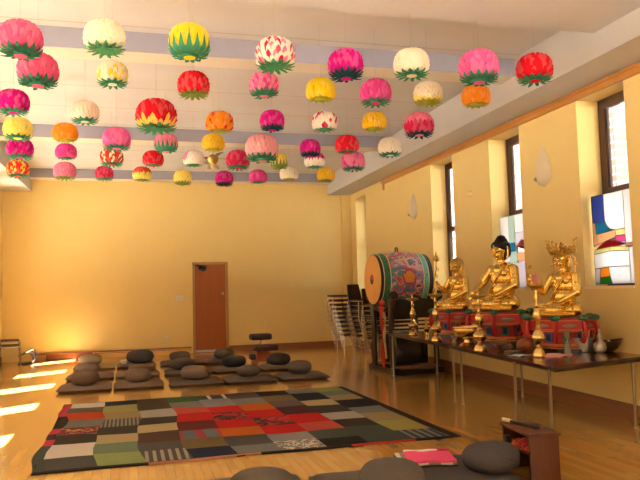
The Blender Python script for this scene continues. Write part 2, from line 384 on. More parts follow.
def window(i, s0, s1, hd, pan):
    nf = .30
    split = 2.55
    bm = B(); fw = .12
    fs = [(s0, s0+fw, SILL+.03, hd), (s1-fw, s1, SILL+.03, hd), (s0, s1, hd-fw, hd), (s0, s1, split, split+.10), (s0, s1, SILL+.03, SILL+.07)]
    for a, b_, c, d in fs: wseg(bm, a, b_, c, d, nf, nf+.06)
    wseg(bm, s0+.12, s0+.15, split+.1, hd-fw, nf+.015, nf+.045); wseg(bm, s1-.15, s1-.12, split+.1, hd-fw, nf+.015, nf+.045)
    w_ = struct(obj('window_%d' % i, bm, FRAME, smooth=False))
    bm = B(); wseg(bm, s0+.04, s1-.04, SILL+.06, hd-.04, nf+.028, nf+.034); struct(obj('window_pane', bm, GLASS, w_, smooth=False))
    bm = B(); wseg(bm, s0, s1, SILL, SILL+.03, -.015, nf+.06); struct(obj('window_sill', bm, mat('sill_paint', '#E8D9AE', rough=.5), w_, smooth=False))
    if pan:
        bm = B(); a, b_, c, d = s0+.02, s1-.03, SILL+.032, 2.55
        for poly, k in pan: pane_poly(bm, a, b_, c, d, .12, poly, order.index(k))
        for poly, k in pan:
            for q in range(len(poly)):
                u0, v0 = poly[q]; u1, v1 = poly[(q+1) % len(poly)]
                p0 = wp(b_+(a-b_)*u0, .123, c+(d-c)*v0); p1 = wp(b_+(a-b_)*u1, .123, c+(d-c)*v1)
                tube(bm, [p0, p1], .0045, n=5, mi=len(order))
        g = obj('stained_glass_panel', bm, [GL[k] for k in order]+[LEAD], smooth=False)
        tag(g, {1: 'colourful stained glass panel with a blue corner pane, in the window nearest the camera',
                2: 'stained glass panel with a red fleck, in the window behind the black-haired seated statue',
                3: 'pale stained glass panel in the narrow bright window behind the statue with the lotus stem'}[pan_no[i]], 'stained glass', 'stained glass panels on the window sills')
pan_no = {2: 1, 3: 2, 4: 3}
for i, (s0, s1, hd) in enumerate(WIN): window(i+1, s0, s1, hd, {1: PAN1, 2: PAN2, 3: PAN3}.get(i) if i < 3 else None)
for i, (y0, y1) in enumerate(LW):
    bm = B(); x = XL-.33
    for a, b_, c, d in ((y0, y0+.06, SILL, 3.7), (y1-.06, y1, SILL, 3.7), (y0, y1, 3.64, 3.7), (y0, y1, SILL, SILL+.06)): box(bm, (x, (a+b_)/2, (c+d)/2), (.05, b_-a, d-c))
    w_ = struct(obj('window_%d' % (6+i), bm, FRAME, smooth=False))
    bm = B(); box(bm, (x, (y0+y1)/2, (SILL+3.7)/2), (.006, y1-y0-.08, 3.7-SILL-.08)); struct(obj('window_pane', bm, GLASS, w_, smooth=False))
for i, (x0, x1) in enumerate(RW):
    bm = B(); y = YR-.2
    for a, b_, c, d in ((x0, x0+.06, 1.0, 3.4), (x1-.06, x1, 1.0, 3.4), (x0, x1, 3.34, 3.4), (x0, x1, 1.0, 1.06)): box(bm, ((a+b_)/2, y, (c+d)/2), (b_-a, .05, d-c))
    w_ = struct(obj('window_%d' % (14+i), bm, FRAME, smooth=False))
    bm = B(); box(bm, ((x0+x1)/2, y, 2.2), (x1-x0-.08, .006, 2.32)); struct(obj('window_pane', bm, GLASS, w_, smooth=False))

# door with frame, closer, lock and kick plate
bm = B(); box(bm, ((DX0+DX1)/2, YB+.03, DH/2), (DX1-DX0, .045, DH), bev=.003)
door = struct(obj('door_1', bm, DOORW, smooth=False))
bm = B()
box(bm, (DX0-.03, YB-.01, (DH+.06)/2), (.06, .06, DH+.06)); box(bm, (DX1+.035, YB-.01, (DH+.06)/2), (.07, .06, DH+.06)); box(bm, ((DX0+DX1)/2, YB-.01, DH+.03), (DX1-DX0+.13, .06, .06))
struct(obj('door_frame', bm, wood_mat('pale_door_frame', '#B98E48', '#9E7434', axis=2), door, smooth=False))
bm = B(); box(bm, (DX0+.2, YB-.03, DH-.09), (.2, .06, .07), bev=.01); tube(bm, [(DX0+.2, YB-.06, DH-.05), (DX0+.02, YB-.10, DH-.03), (DX0+.1, YB-.0, DH+.01)], .012); ball(bm, (DX0+.22, YB-.05, DH-.12), (.07, .04, .06), sub=2)
obj('door_closer', bm, BLKPL, door)
bm = B(); lathe(bm, [(.035, 0), (.035, .012), (.028, .02), (.016, .03), (0, .032)], n=16, M=Matrix.Translation((DX1-.07, YB+.008, 1.50)) @ Matrix.Rotation(PI/2, 4, 'X')); obj('door_lock', bm, SILVER, door)
bm = B(); box(bm, ((DX0+DX1)/2, YB+.004, .04), (DX1-DX0, .01, .05)); obj('kick_strip', bm, SILVER, door, smooth=False)

# switch plate and power outlets
def plate(name, loc, w_, h, label, cat, ang=0, sw=2):
    t = empty(name, loc, ang)
    bm = B(); box(bm, (0, -.005, 0), (w_, .01, h), bev=.003); obj('cover_plate', bm, WHITEP, t)
    for k in range(sw):
        bm = B()
        if cat == 'switch': box(bm, ((k-.5*(sw-1))*.06, -.014, 0), (.012, .014, .03), bev=.002); nm = 'toggle'
        else: box(bm, (0, -.011, (k-.5)*.045), (.035, .006, .032), bev=.002); nm = 'socket_face'
        obj(nm, bm, mat('ivory_plastic', '#C9C0AC', rough=.4), t)
    tag(t, label, cat); return t
plate('light_switch', (1.28, YB, 1.41), .2, .13, 'white double light switch plate on the back wall beside the door', 'switch', sw=2)
plate('wall_outlet', (.92, YB, .39), .08, .13, 'white power outlet low on the back wall near the door', 'outlet')
plate('wall_outlet', wp(3.72, 0, .40), .08, .13, 'white power outlet on the window wall beneath the altar tables', 'outlet', ang=-PI/2+WANG)

# baseboard heater along the back wall
t = empty('baseboard_heater', (-.35, YB-.06, 0))
bm = B(); box(bm, (.72, 0, .07), (2.34, .10, .14), bev=.006); box(bm, (.72, -.052, .115), (2.34, .01, .012), mi=1); obj('cover', bm, [mat('cream_heater_enamel', '#D9B26A', rough=.4), BASE], t)
bm = B(); box(bm, (0, .01, .155), (3.8, .13, .03), bev=.006); obj('top_rail', bm, BASEX, t)
bm = B(); box(bm, (-1.03, -.01, .07), (1.06, .11, .14), bev=.006); obj('end_panel', bm, wood_mat('reddish_panel', '#96502A', '#7C3C1E', axis=0), t)
bm = B(); box(bm, (-1.72, 0, .07), (.30, .10, .14), bev=.006); obj('end_cap', bm, wood_mat('pale_oak', '#C68F47', '#AB7434', axis=0), t)
tag(t, 'long low baseboard heater with a reddish panel under the bright glow on the back wall', 'heater')

# wall sconces and the small round sensor on the window wall
def sconce(s, z, h, w_, label):
    t = empty('wall_sconce', wp(s, 0, z), WANG)
    bm = B()
    prof = []
    for k in range(13):
        v = k/12
        r = w_*math.sqrt(max(0, v*(1.0-v)))*(1.45-1.05*v)*1.25
        prof.append((max(r, 0 if k in (0, 12) else .004), v*h))
    lathe(bm, prof, n=24)
    for v in bm.verts: v.co.x = -abs(v.co.x)*.55 if v.co.x < 0 else 0
    obj('shade', bm, mat('sconce_plaster', '#DCD2B4', rough=.45, trans=.15), t)
    bm = B(); lathe(bm, [(.03, 0), (.035, .01), (.02, .05), (0, .055)], n=12, M=Matrix.Translation((-.06, w_*.28, h*.2)) @ Matrix.Rotation(-PI/2, 4, 'Y')); obj('switch_knob', bm, mat('sconce_knob', '#B3A582', rough=.4), t)
    tag(t, label, 'wall lamp', 'teardrop sconces on the window wall')
sconce(1.02, 2.80, .56, .27, 'pale teardrop wall sconce between the two windows nearest the camera')
sconce(6.05, 2.89, .56, .27, 'pale teardrop wall sconce above the painted drum')
bm = B(); lathe(bm, [(.055, 0), (.055, .02), (.04, .035), (0, .04)], n=20, M=Matrix.Translation(wp(3.35, 0, 3.04)) @ Matrix.Rotation(-PI/2, 4, 'Y'))
tag(obj('wall_sensor', bm, mat('sensor_plastic', '#D9C79A', rough=.5)), 'small round pale sensor on the wall between the two middle windows', 'sensor')

# ceiling fan half hidden by the lanterns
FY = 14.3
t = empty('ceiling_fan', (1.72, FY, ceil_z(FY)))
WDK = wood_mat('fan_blade_wood', '#8A6238', '#6C4824', axis=0)
bm = B(); lathe(bm, [(.012, -.16), (.012, -.02), (.06, -.02), (.07, 0)], n=16); obj('downrod', bm, BRASS, t)
bm = B(); lathe(bm, [(0, -.36), (.05, -.35), (.09, -.30), (.11, -.26), (.11, -.2), (.06, -.15), (0, -.15)], n=20); obj('motor_housing', bm, GOLDD, t)
for k in range(4):
    a = .1+k*PI/2
    bm = B(); hexa(bm, [(.12, -.05, -.235), (.12, .05, -.215), (.62, .07, -.215), (.62, -.07, -.245), (.12, -.05, -.225), (.12, .05, -.205), (.62, .07, -.205), (.62, -.07, -.235)])
    for v in bm.verts: v.co = Matrix.Rotation(a, 4, 'Z') @ v.co
    obj('blade', bm, WDK, t, smooth=False)
for k in range(3):
    a = .6+k*2*PI/3; M = Matrix.Translation((.10*math.cos(a), .10*math.sin(a), -.44))
    bm = B(); lathe(bm, [(.05, -.03), (.06, .0), (.035, .05), (.015, .09)], n=12, M=M); obj('lamp_shade', bm, mat('fan_frosted_glass', '#D8CBA6', rough=.35), t)
tag(t, 'brass and wood ceiling fan half hidden behind a yellow lantern', 'ceiling fan')

# ------------------------------------------------------------------ lotus lanterns
PC = {'coral': '#E65A88', 'pink': '#EC64A8', 'hot': '#E0459A', 'mag': '#CC1486', 'red': '#D81A2C', 'crim': '#CC2456', 'cream': '#EFE2C8', 'white': '#F1E6D8', 'blush': '#EFD3C0',
      'yel': '#EFD21C', 'gold': '#E6B81E', 'lem': '#F0DB6A', 'ora': '#EE9226', 'sal': '#EEA2A8', 'rose': '#EC7CA0', 'flame': '#DF3B1C', 'tip': '#F6C25A',
      'gr': '#418A6A', 'dgr': '#2F6E58', 'teal': '#1C4550', 'lgr': '#4E9468', 'olive': '#7C8F45', 'oly': '#A9A83C'}
def paper(k): return mat('paper_'+k, PC[k], rough=.9, var=.07, scale=25, spec=.1, trans=.10)
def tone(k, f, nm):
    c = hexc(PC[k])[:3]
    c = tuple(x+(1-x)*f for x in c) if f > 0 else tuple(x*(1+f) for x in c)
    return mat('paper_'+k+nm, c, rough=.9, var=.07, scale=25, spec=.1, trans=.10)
def shades(k): return [paper(k), tone(k, .07, '_light'), tone(k, -.35, '_gap_shade')]  # last tone darkens the inner body, painting in the shade between petals
STRING = mat('dark_thread', '#B5A998', rough=.9, var=0)
def lantern(x, y, z, R, cols, pattern, leaf, style, label, tilt=0):
    R *= .93
    t = empty('lotus_lantern', (x, y, z), random.uniform(0, 6))
    rnd = random.Random(int(x*1000+y*77))
    bm = B()
    up = .95*R; low = -.42*R if style != 'big' else -.2*R
    ext = .93*R
    def surf(phi, off=0):
        c = max(0, math.cos(phi)); s = math.sin(phi)
        r = (ext+off)*c**.72; zz = (up if s > 0 else .78*R)*(abs(s)**.9)*(1 if s > 0 else -1)+off*.6*s
        return r, zz
    rows = 8
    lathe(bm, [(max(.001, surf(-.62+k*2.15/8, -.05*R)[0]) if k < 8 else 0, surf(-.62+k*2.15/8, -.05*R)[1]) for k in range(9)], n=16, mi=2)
    for k in range(rows):
        ph0 = math.radians(-44+k*15); n = (22, 22, 21, 20, 18, 15, 11, 7)[k]
        for i in range(n):
            th = 2*PI*(i+.5*(k % 2))/n+rnd.uniform(-.05, .05)
            dphi = math.radians(30+rnd.uniform(-4, 4)); hw = PI/n*.98
            mi = 0
            if pattern == 'low': mi = 1 if k < 1 or (k < 2 and rnd.random() < .35) else 0
            elif pattern == 'half': mi = 1 if k < 3 else 0
            elif pattern == 'stripe': mi = 1 if (i+k//2) % 3 == 0 else 0
            elif pattern == 'spots': mi = 1 if rnd.random() < .22 else 0
            elif pattern == 'few': mi = 1 if rnd.random() < .13 else 0
            elif pattern == 'three': mi = (0, 1, 0, 2, 0)[(i*2+k) % 5]
            elif pattern == 'top': mi = 1 if k > 2 else 0
            elif pattern == 'side': mi = 1 if 2.0 < (th+2) % 6.28 < 3.4 and k > 1 else 0
            mi = mi*3+(1 if rnd.random() < .4 else 0)
            vs = []
            for (a, wd, lift) in ((0, .8, -.02), (.35, 1, .05), (.72, .8, .11), (1, 0, .15)):
                r, zz = surf(ph0+dphi*a, lift*R)
                if wd == 0: vs.append([bm.verts.new((r*math.cos(th), r*math.sin(th), zz))]); continue
                rm = r+.055*R
                vs.append([bm.verts.new((r*math.cos(th-hw*wd), r*math.sin(th-hw*wd), zz)), bm.verts.new((rm*math.cos(th), rm*math.sin(th), zz)), bm.verts.new((r*math.cos(th+hw*wd), r*math.sin(th+hw*wd), zz))])
            for q in range(2):
                for j in range(2): bm.faces.new((vs[q][j], vs[q][j+1], vs[q+1][j+1], vs[q+1][j])).material_index = mi
            for j in range(2): bm.faces.new((vs[2][j], vs[2][j+1], vs[3][0])).material_index = mi
    for v in bm.verts: v.co.z *= .95
    obj('petals', bm, [m_ for c in cols for m_ in shades(c)], t, angle=70)
    bm = B()
    def leafshape(th, prof, wd):
        vs = []
        for q, (r, zz) in enumerate(prof):
            w_ = (.6, 1, .7, 0)[q]*wd
            if w_ == 0: vs.append([bm.verts.new((r*R*math.cos(th), r*R*math.sin(th), zz*R))]); continue
            ca, sa = math.cos(th), math.sin(th)
            vs.append([bm.verts.new((r*R*ca+w_*R*sa, r*R*sa-w_*R*ca, zz*R)), bm.verts.new((r*R*ca, r*R*sa, zz*R-.03*R)), bm.verts.new((r*R*ca-w_*R*sa, r*R*sa+w_*R*ca, zz*R))])
        for q in range(2):
            for j in range(2): bm.faces.new((vs[q][j], vs[q][j+1], vs[q+1][j+1], vs[q+1][j]))
        for j in range(2): bm.faces.new((vs[2][j], vs[2][j+1], vs[3][0]))
    if style in ('zig', 'big'):
        hi = .30 if style == 'big' else -.26
        for i in range(16):
            leafshape(2*PI*i/16, [(.6, -.76), (.96, -.6), (1.09, -.34), (1.10, hi)] if style == 'big' else [(.45, -.70), (.82, -.68), (1.01, -.58), (1.07, -.38+rnd.uniform(-.06, .06))], .17 if style == 'big' else .14)
        for i in range(16):
            dz = rnd.uniform(-.07, .07)
            leafshape(2*PI*(i+.5)/16, [(.42, -.74), (.72, -.82+dz), (.92, -.80+dz), (1.06, -.72+dz if style == 'zig' else -.45)], .12)
    elif style == 'flat':
        for i in range(14):
            leafshape(2*PI*i/14, [(.5, -.62), (.78, -.66), (.98, -.62), (1.12, -.5+rnd.uniform(-.08, .05))], .14)
        for i in range(11):
            leafshape(2*PI*(i+.4)/11, [(.4, -.66), (.65, -.78), (.85, -.82), (1.02, -.78+rnd.uniform(-.1, .1))], .11)
    else:  # thin
        for i in range(12):
            leafshape(2*PI*i/12, [(.5, -.56), (.7, -.60), (.88, -.60), (1.0, -.56+rnd.uniform(-.12, .06))], .07)
        for i in range(8):
            leafshape(2*PI*(i+.4)/8, [(.35, -.58), (.55, -.66), (.7, -.72), (.84, -.76)], .06)
    for v in bm.verts: v.co.z *= .9
    obj('leaves', bm, paper(leaf), t, angle=70)
    zb = -.62 if style == 'thin' else (-.66 if style == 'flat' else -.80)
    bm = B(); lathe(bm, [(.44*R, zb*R), (.47*R, (zb+.06)*R), (.47*R, (zb+.14)*R)], n=20)
    lathe(bm, [(.30*R, (zb-.03)*R), (.32*R, (zb+.02)*R), (.26*R, (zb+.02)*R)], n=16, mi=1)
    obj('base_ring', bm, [paper(leaf), paper(cols[0] if leaf in ('teal', 'gr', 'dgr') else leaf)], t)
    bm = B(); yc = y
    if 7.6 < yc < 7.98 or 12.56 < yc < 12.98: top = bot(yc)
    elif yc < 5.95: top = bot(yc)-.02
    else: top = ceil_z(yc)
    tube(bm, [(0, 0, up*.9), (0, 0, top-z)], .0012, n=4); obj('hanging_string', bm, STRING, t)
    t.rotation_euler = (rnd.uniform(-.1, .1), rnd.uniform(-.1, .1), t.rotation_euler.z) if False else (0, 0, t.rotation_euler.z)
    tag(t, label, 'lantern', 'paper lotus lanterns hung under the ceiling')
    return t
LAN = [
 (-.82, 5.87, 3.57, .173, ('coral',), 'solid', 'dgr', 'zig', 'coral pink lantern with dark zigzag leaves at the far left of the front row'),
 (-.79, 6.73, 3.59, .185, ('coral',), 'solid', 'dgr', 'zig', 'coral pink lantern just below and behind the first coral one of the front row'),
 (-.17, 5.70, 3.57, .165, ('cream',), 'solid', 'lgr', 'flat', 'cream white lantern in the front row, between the coral pink and the half green one'),
 (-.13, 6.72, 3.59, .147, ('cream', 'yel'), 'spots', 'gr', 'flat', 'small cream lantern with yellow flecks, beneath the left cream white one'),
 (-1.19, 8.02, 3.62, .169, ('mag',), 'solid', 'gr', 'flat', 'magenta lantern cut off by the left edge of the photo'),
 (-.47, 8.36, 3.63, .163, ('blush',), 'solid', 'gr', 'flat', 'pale blush lantern with dark fringe, to the left of the biggest red one'),
 (.34, 8.42, 3.63, .246, ('red', 'tip'), 'low', 'lgr', 'flat', 'biggest red lantern, with yellow-tipped lowest petals'),
 (.50, 5.66, 3.57, .169, ('yel',), 'solid', 'gr', 'big', 'yellow lantern half wrapped in tall green leaves, front row'),
 (.65, 6.96, 3.60, .162, ('red',), 'solid', 'olive', 'flat', 'red lantern with olive leaves, beneath the half green yellow one'),
 (1.26, 5.84, 3.57, .176, ('white', 'crim', 'rose'), 'three', 'lgr', 'flat', 'white lantern streaked with red and pink petals, front row'),
 (1.34, 6.78, 3.59, .152, ('rose', 'hot'), 'stripe', 'gr', 'zig', 'pink lantern with green zigzag leaves, directly beneath the red-streaked white one'),
 (1.13, 8.66, 3.64, .177, ('ora', 'flame'), 'spots', 'oly', 'thin', 'orange lantern with red flame petals, to the right of the biggest red one'),
 (1.75, 8.38, 3.63, .156, ('mag',), 'solid', 'teal', 'zig', 'small magenta lantern with dark teal leaves, just above the large pale pink one'),
 (1.96, 6.00, 3.58, .167, ('mag',), 'solid', 'teal', 'zig', 'magenta lantern with dark teal zigzag leaves in the front row'),
 (1.98, 6.93, 3.60, .159, ('yel',), 'solid', 'oly', 'thin', 'bright yellow lantern with thin leaves, below left of the front-row magenta one'),
 (2.58, 6.89, 3.60, .172, ('hot',), 'solid', 'gr', 'flat', 'large round hot pink lantern with green fringe, below right of the front-row magenta one'),
 (2.55, 5.84, 3.57, .167, ('cream',), 'solid', 'gr', 'flat', 'spiky cream white lantern in the front row, right of the magenta one'),
 (3.16, 6.82, 3.60, .158, ('cream', 'lem'), 'low', 'oly', 'flat', 'cream lantern with yellow-green base, beside the orange one on the right'),
 (2.43, 8.37, 3.63, .166, ('white', 'crim'), 'few', 'lgr', 'thin', 'white lantern with a few red petals, beneath the bright yellow thin-leaved one'),
 (3.06, 8.25, 3.63, .161, ('gold',), 'solid', 'oly', 'thin', 'golden yellow lantern directly beneath the large round hot pink one'),
 (3.71, 8.32, 3.63, .198, ('rose', 'crim'), 'half', 'teal', 'flat', 'pink lantern shading to red at its bottom, nearest the window wall in its row'),
 (3.22, 5.80, 3.57, .190, ('pink',), 'solid', 'gr', 'zig', 'large pink lantern with teal green leaves, directly above the orange one on the right'),
 (3.75, 6.84, 3.60, .162, ('ora',), 'solid', 'oly', 'thin', 'orange lantern directly beneath the large pink one on the right'),
 (3.79, 5.75, 3.57, .174, ('red',), 'solid', 'gr', 'flat', 'red lantern at the right-hand end of the front row'),
 (-1.35, 9.47, 3.66, .180, ('lem',), 'solid', 'gr', 'flat', 'pale yellow lantern at the top of the leftmost stack of three'),
 (-1.53, 10.95, 3.70, .193, ('mag',), 'solid', 'gr', 'flat', 'magenta lantern in the middle of the leftmost stack, above a striped one'),
 (-1.84, 12.96, 3.75, .192, ('flame', 'tip'), 'stripe', 'gr', 'flat', 'red and yellow striped lantern at the bottom of the leftmost stack'),
 (-.79, 9.63, 3.66, .166, ('ora',), 'solid', 'oly', 'thin', 'orange lantern at the top of the second stack, over two pink ones'),
 (-.90, 11.10, 3.70, .160, ('hot',), 'solid', 'lgr', 'thin', 'bright pink lantern between the orange one above and the salmon one below'),
 (-1.08, 13.09, 3.75, .198, ('rose',), 'solid', 'olive', 'flat', 'salmon pink lantern at the bottom of the second stack, in the last row'),
 (-.14, 9.94, 3.67, .195, ('pink',), 'solid', 'gr', 'flat', 'pink lantern directly above a red and cream striped one'),
 (-.24, 11.46, 3.71, .184, ('flame', 'cream'), 'stripe', 'gr', 'flat', 'red and cream striped lantern tucked beneath a pink one'),
 (-.41, 13.25, 3.75, .166, ('crim',), 'solid', 'gr', 'flat', 'small crimson lantern in the last row, below the red and cream striped one'),
 (.27, 13.29, 3.75, .178, ('lem', 'flame'), 'top', 'olive', 'thin', 'cream lantern with a flaming red top, in the last row'),
 (.41, 11.55, 3.71, .172, ('red',), 'solid', 'gr', 'thin', 'small red lantern hanging below the pink one with large green leaves'),
 (.54, 10.05, 3.67, .165, ('rose',), 'solid', 'gr', 'big', 'small pink lantern wrapped in large green leaves, below the biggest red one'),
 (1.21, 10.01, 3.67, .168, ('gold',), 'solid', 'oly', 'thin', 'golden yellow lantern hanging in front of the ceiling fan'),
 (1.06, 11.45, 3.71, .173, ('white', 'rose'), 'side', 'lgr', 'thin', 'white lantern tinged with pink, left of the ceiling fan motor'),
 (1.79, 11.44, 3.71, .201, ('crim',), 'solid', 'gr', 'flat', 'crimson lantern at the right-hand fan blade'),
 (1.98, 10.29, 3.68, .252, ('sal',), 'solid', 'gr', 'zig', 'large pale salmon pink lantern with green zigzag leaves'),
 (2.49, 11.44, 3.71, .153, ('lem', 'yel'), 'spots', 'olive', 'big', 'small yellow lantern with green leaves peeking out beside the large pale salmon one'),
 (1.04, 13.59, 3.76, .175, ('lem',), 'solid', 'olive', 'zig', 'pale yellow lantern in the last row, over the left of the door'),
 (1.85, 13.63, 3.76, .179, ('mag',), 'solid', 'teal', 'zig', 'small magenta lantern with dark leaves in the last row, above the door'),
 (2.49, 13.40, 3.76, .178, ('hot',), 'solid', 'lgr', 'thin', 'hot pink lantern in the last row, below the large pale salmon one'),
 (3.01, 12.92, 3.75, .183, ('cream',), 'solid', 'oly', 'thin', 'plain cream lantern in the last row, beside the golden one at its end'),
 (3.76, 12.96, 3.75, .177, ('gold',), 'solid', 'olive', 'thin', 'golden yellow lantern at the right-hand end of the last row'),
 (2.71, 10.17, 3.68, .161, ('mag',), 'solid', 'teal', 'zig', 'magenta lantern with dark teal leaves, over the white one with red tips'),
 (3.10, 11.35, 3.71, .180, ('white', 'mag'), 'top', 'lgr', 'thin', 'white lantern with magenta upper petals, beneath a magenta one'),
 (3.20, 9.84, 3.67, .181, ('red',), 'solid', 'gr', 'thin', 'red lantern directly above a pink one, near the back end of the window wall'),
 (3.76, 11.25, 3.70, .207, ('rose', 'hot'), 'spots', 'gr', 'flat', 'pink lantern directly beneath the red one near the back end of the window wall'),
 (3.91, 9.89, 3.67, .185, ('white', 'yel'), 'side', 'gr', 'flat', 'white lantern with a yellow side, nearest the far part of the window wall'),
]
for a in LAN: lantern(*a)

# ------------------------------------------------------------------ patchwork rug
RC = {'white': '#B9B4B2', 'grbr': '#5E564B', 'rord': '#A53A22', 'gry': '#6C6C6B', 'dk': '#38332F', 'dgry': '#4A494A', 'navy': '#20253C', 'olyg': '#8B8850', 'tan': '#8A7A58', 'beige': '#A0926F',
      'ggr': '#5F7261', 'lgrn': '#7F8F5E', 'dkbr': '#463A30', 'wgry': '#98928C', 'brn': '#4A372E', 'grn': '#2F5238', 'salm': '#A6463C', 'red': '#A81E20', 'dkrd': '#5A2426', 'olbr': '#6A5A3A',
      'oran': '#A4541F', 'blk': '#1F1E20', 'mgry': '#5C4E50', 'maro': '#46282C', 'dkgn': '#3F4744', 'ygrn': '#767A42', 'lgry': '#7C7A7C', 'bord': '#2A2527', 'pink': '#A6344E', 'rbind': '#9A3428', 'pbind': '#A8735E'}
rmats = {k: mat('wool_'+k, v, rough=1, var=.14, scale=45, bump=.3, bscale=120, spec=.1) for k, v in RC.items()}
rmats['str1'] = stripe_mat('wool_black_white_rib', '#2E2C2A', '#77736A', 22)
rmats['str2'] = stripe_mat('wool_black_white_bars', '#3A3733', '#8E877C', 14, duty=.45)
rmats['str3'] = stripe_mat('wool_navy_stripes', '#23283A', '#66727E', 11, duty=.35)
rmats['strw'] = stripe_mat('wool_black_with_white_lines', '#232324', '#B8B2A6', 4.6, duty=.22)
rmats['drpat'] = blotch_mat('wool_dark_red_figured', ['#5A2028', '#5A2028', '#7A2C34', '#B98A4A'], 9)
rmats['rpat'] = blotch_mat('wool_red_with_dark_flowers', ['#A81E20', '#8E1A1E', '#2C1C1E', '#3A2624'], 6, seedw=3)
rmats['tpat'] = stripe_mat('wool_teal_and_red', '#4A5A62', '#8A2436', 4.4, duty=.45)
rmats['sqig'] = blotch_mat('wool_grey_with_white_squiggles', ['#6C6A68', '#6C6A68', '#C8C0B2', '#5A5856'], 12, seedw=2)
rkeys = list(rmats)
RUGC = [
 [(.12, 'dgry'), (.28, 'white'), (.40, 'dk'), (.52, 'drpat'), (.65, 'gry'), (.79, 'rord'), (.90, 'grbr'), (1, 'white')],
 [(.13, 'lgrn'), (.25, 'ggr'), (.37, 'beige'), (.49, 'dk'), (.62, 'str1'), (.76, 'tan'), (.90, 'olyg'), (1, 'navy')],
 [(.12, 'str2'), (.22, 'dgry'), (.36, 'brn'), (.48, 'beige'), (.60, 'dk'), (.75, 'wgry'), (1, 'dkbr')],
 [(.10, 'navy'), (.22, 'olbr'), (.34, 'tpat'), (.48, 'dkrd'), (.63, 'red'), (.75, 'salm'), (.88, 'gry'), (1, 'grn')],
 [(.09, 'gry'), (.21, 'dgry'), (.33, 'oran'), (.46, 'red'), (.60, 'rpat'), (.73, 'red'), (.90, 'lgry'), (1, 'strw')],
 [(.10, 'sqig'), (.20, 'lgry'), (.32, 'red'), (.46, 'rpat'), (.60, 'red'), (.73, 'oran'), (.87, 'gry'), (1, 'dgry')],
 [(.09, 'blk'), (.20, 'dkgn'), (.32, 'salm'), (.47, 'red'), (.62, 'maro'), (.75, 'mgry'), (.88, 'olbr'), (1, 'blk')],
 [(.21, 'dkgn'), (.33, 'dk'), (.45, 'wgry'), (.60, 'dk'), (.72, 'beige'), (.90, 'blk'), (1, 'gry')],
 [(.11, 'str3'), (.27, 'olyg'), (.40, 'tan'), (.52, 'gry'), (.68, 'blk'), (.80, 'tan'), (.90, 'ggr'), (1, 'ygrn')]]
RX0, RX1, RY0, RY1 = -.84, 3.20, 6.47, 10.43
bm = B(); rr = random.Random(3)
wav = lambda y: .035*math.sin(y*2.3)+.02*math.sin(y*5.1)
nc = len(RUGC)
def rugpt(u, v, z):
    x = RX0+.10+(RX1-.10-(RX0+.10))*u; y = RY0+.05+(RY1-.1-RY0)*v
    return (x+wav(y)*max(0, 1-u*1.3)+.012*math.sin(7*v+u*9), y+.012*math.sin(u*17+v*3), z+.003*math.sin(u*23)*math.sin(v*19))
for c, col in enumerate(RUGC):
    v0 = 0
    for v1, k in col:
        nx, ny = 3, 2; g = [[bm.verts.new(rugpt((c+i/nx)/nc, v0+(v1-v0)*j/ny, .014+rr.uniform(0, .002))) for i in range(nx+1)] for j in range(ny+1)]
        for j in range(ny):
            for i in range(nx): bm.faces.new((g[j][i], g[j][i+1], g[j+1][i+1], g[j+1][i])).material_index = rkeys.index(k)
        v0 = v1
# backing and bound edges
def rugband(u0, v0, u1, v1, key, z1=.0135):
    n = 10; lo = []; hi = []
    for q in range(n+1):
        t_ = q/n
        if u1-u0 > v1-v0: a, b_ = (u0+(u1-u0)*t_, v0), (u0+(u1-u0)*t_, v1)
        else: a, b_ = (u1, v0+(v1-v0)*t_), (u0, v0+(v1-v0)*t_)
        lo.append((bm.verts.new(rugpt(*a, z1)), bm.verts.new(rugpt(*a, .001)))); hi.append((bm.verts.new(rugpt(*b_, z1)), bm.verts.new(rugpt(*b_, .001))))
    for q in range(n):
        for f in ((lo[q][0], lo[q+1][0], hi[q+1][0], hi[q][0]), (lo[q][1], lo[q+1][1], lo[q+1][0], lo[q][0]), (hi[q][0], hi[q+1][0], hi[q+1][1], hi[q][1])):
            bm.faces.new(f).material_index = rkeys.index(key)
rugband(-.028, -.014, 1.028, 1.014, 'bord', .011)
for a, b_, k in ((-.028, .0, None),): pass
for v0, v1, k in ((.0, .28, 'dkgn'), (.28, .36, 'pink'), (.36, .44, 'bord'), (.44, .52, 'pink'), (.52, .74, 'bord'), (.74, .9, 'pink'), (.9, 1, 'pink')): rugband(-.026, v0, .0, v1, k, .0125)
for u0, u1, k in ((0, .225, 'bord'), (.225, .5, 'pbind'), (.5, .73, 'bord'), (.73, .9, 'rbind'), (.9, 1.0, 'bord')): rugband(u0, -.015, u1, .0, k, .0128)
rug = obj('patchwork_rug', bm, [rmats[k] for k in rkeys], smooth=False)
tag(rug, 'large patchwork rug of grey, red and olive wool squares on the oak floor', 'rug')

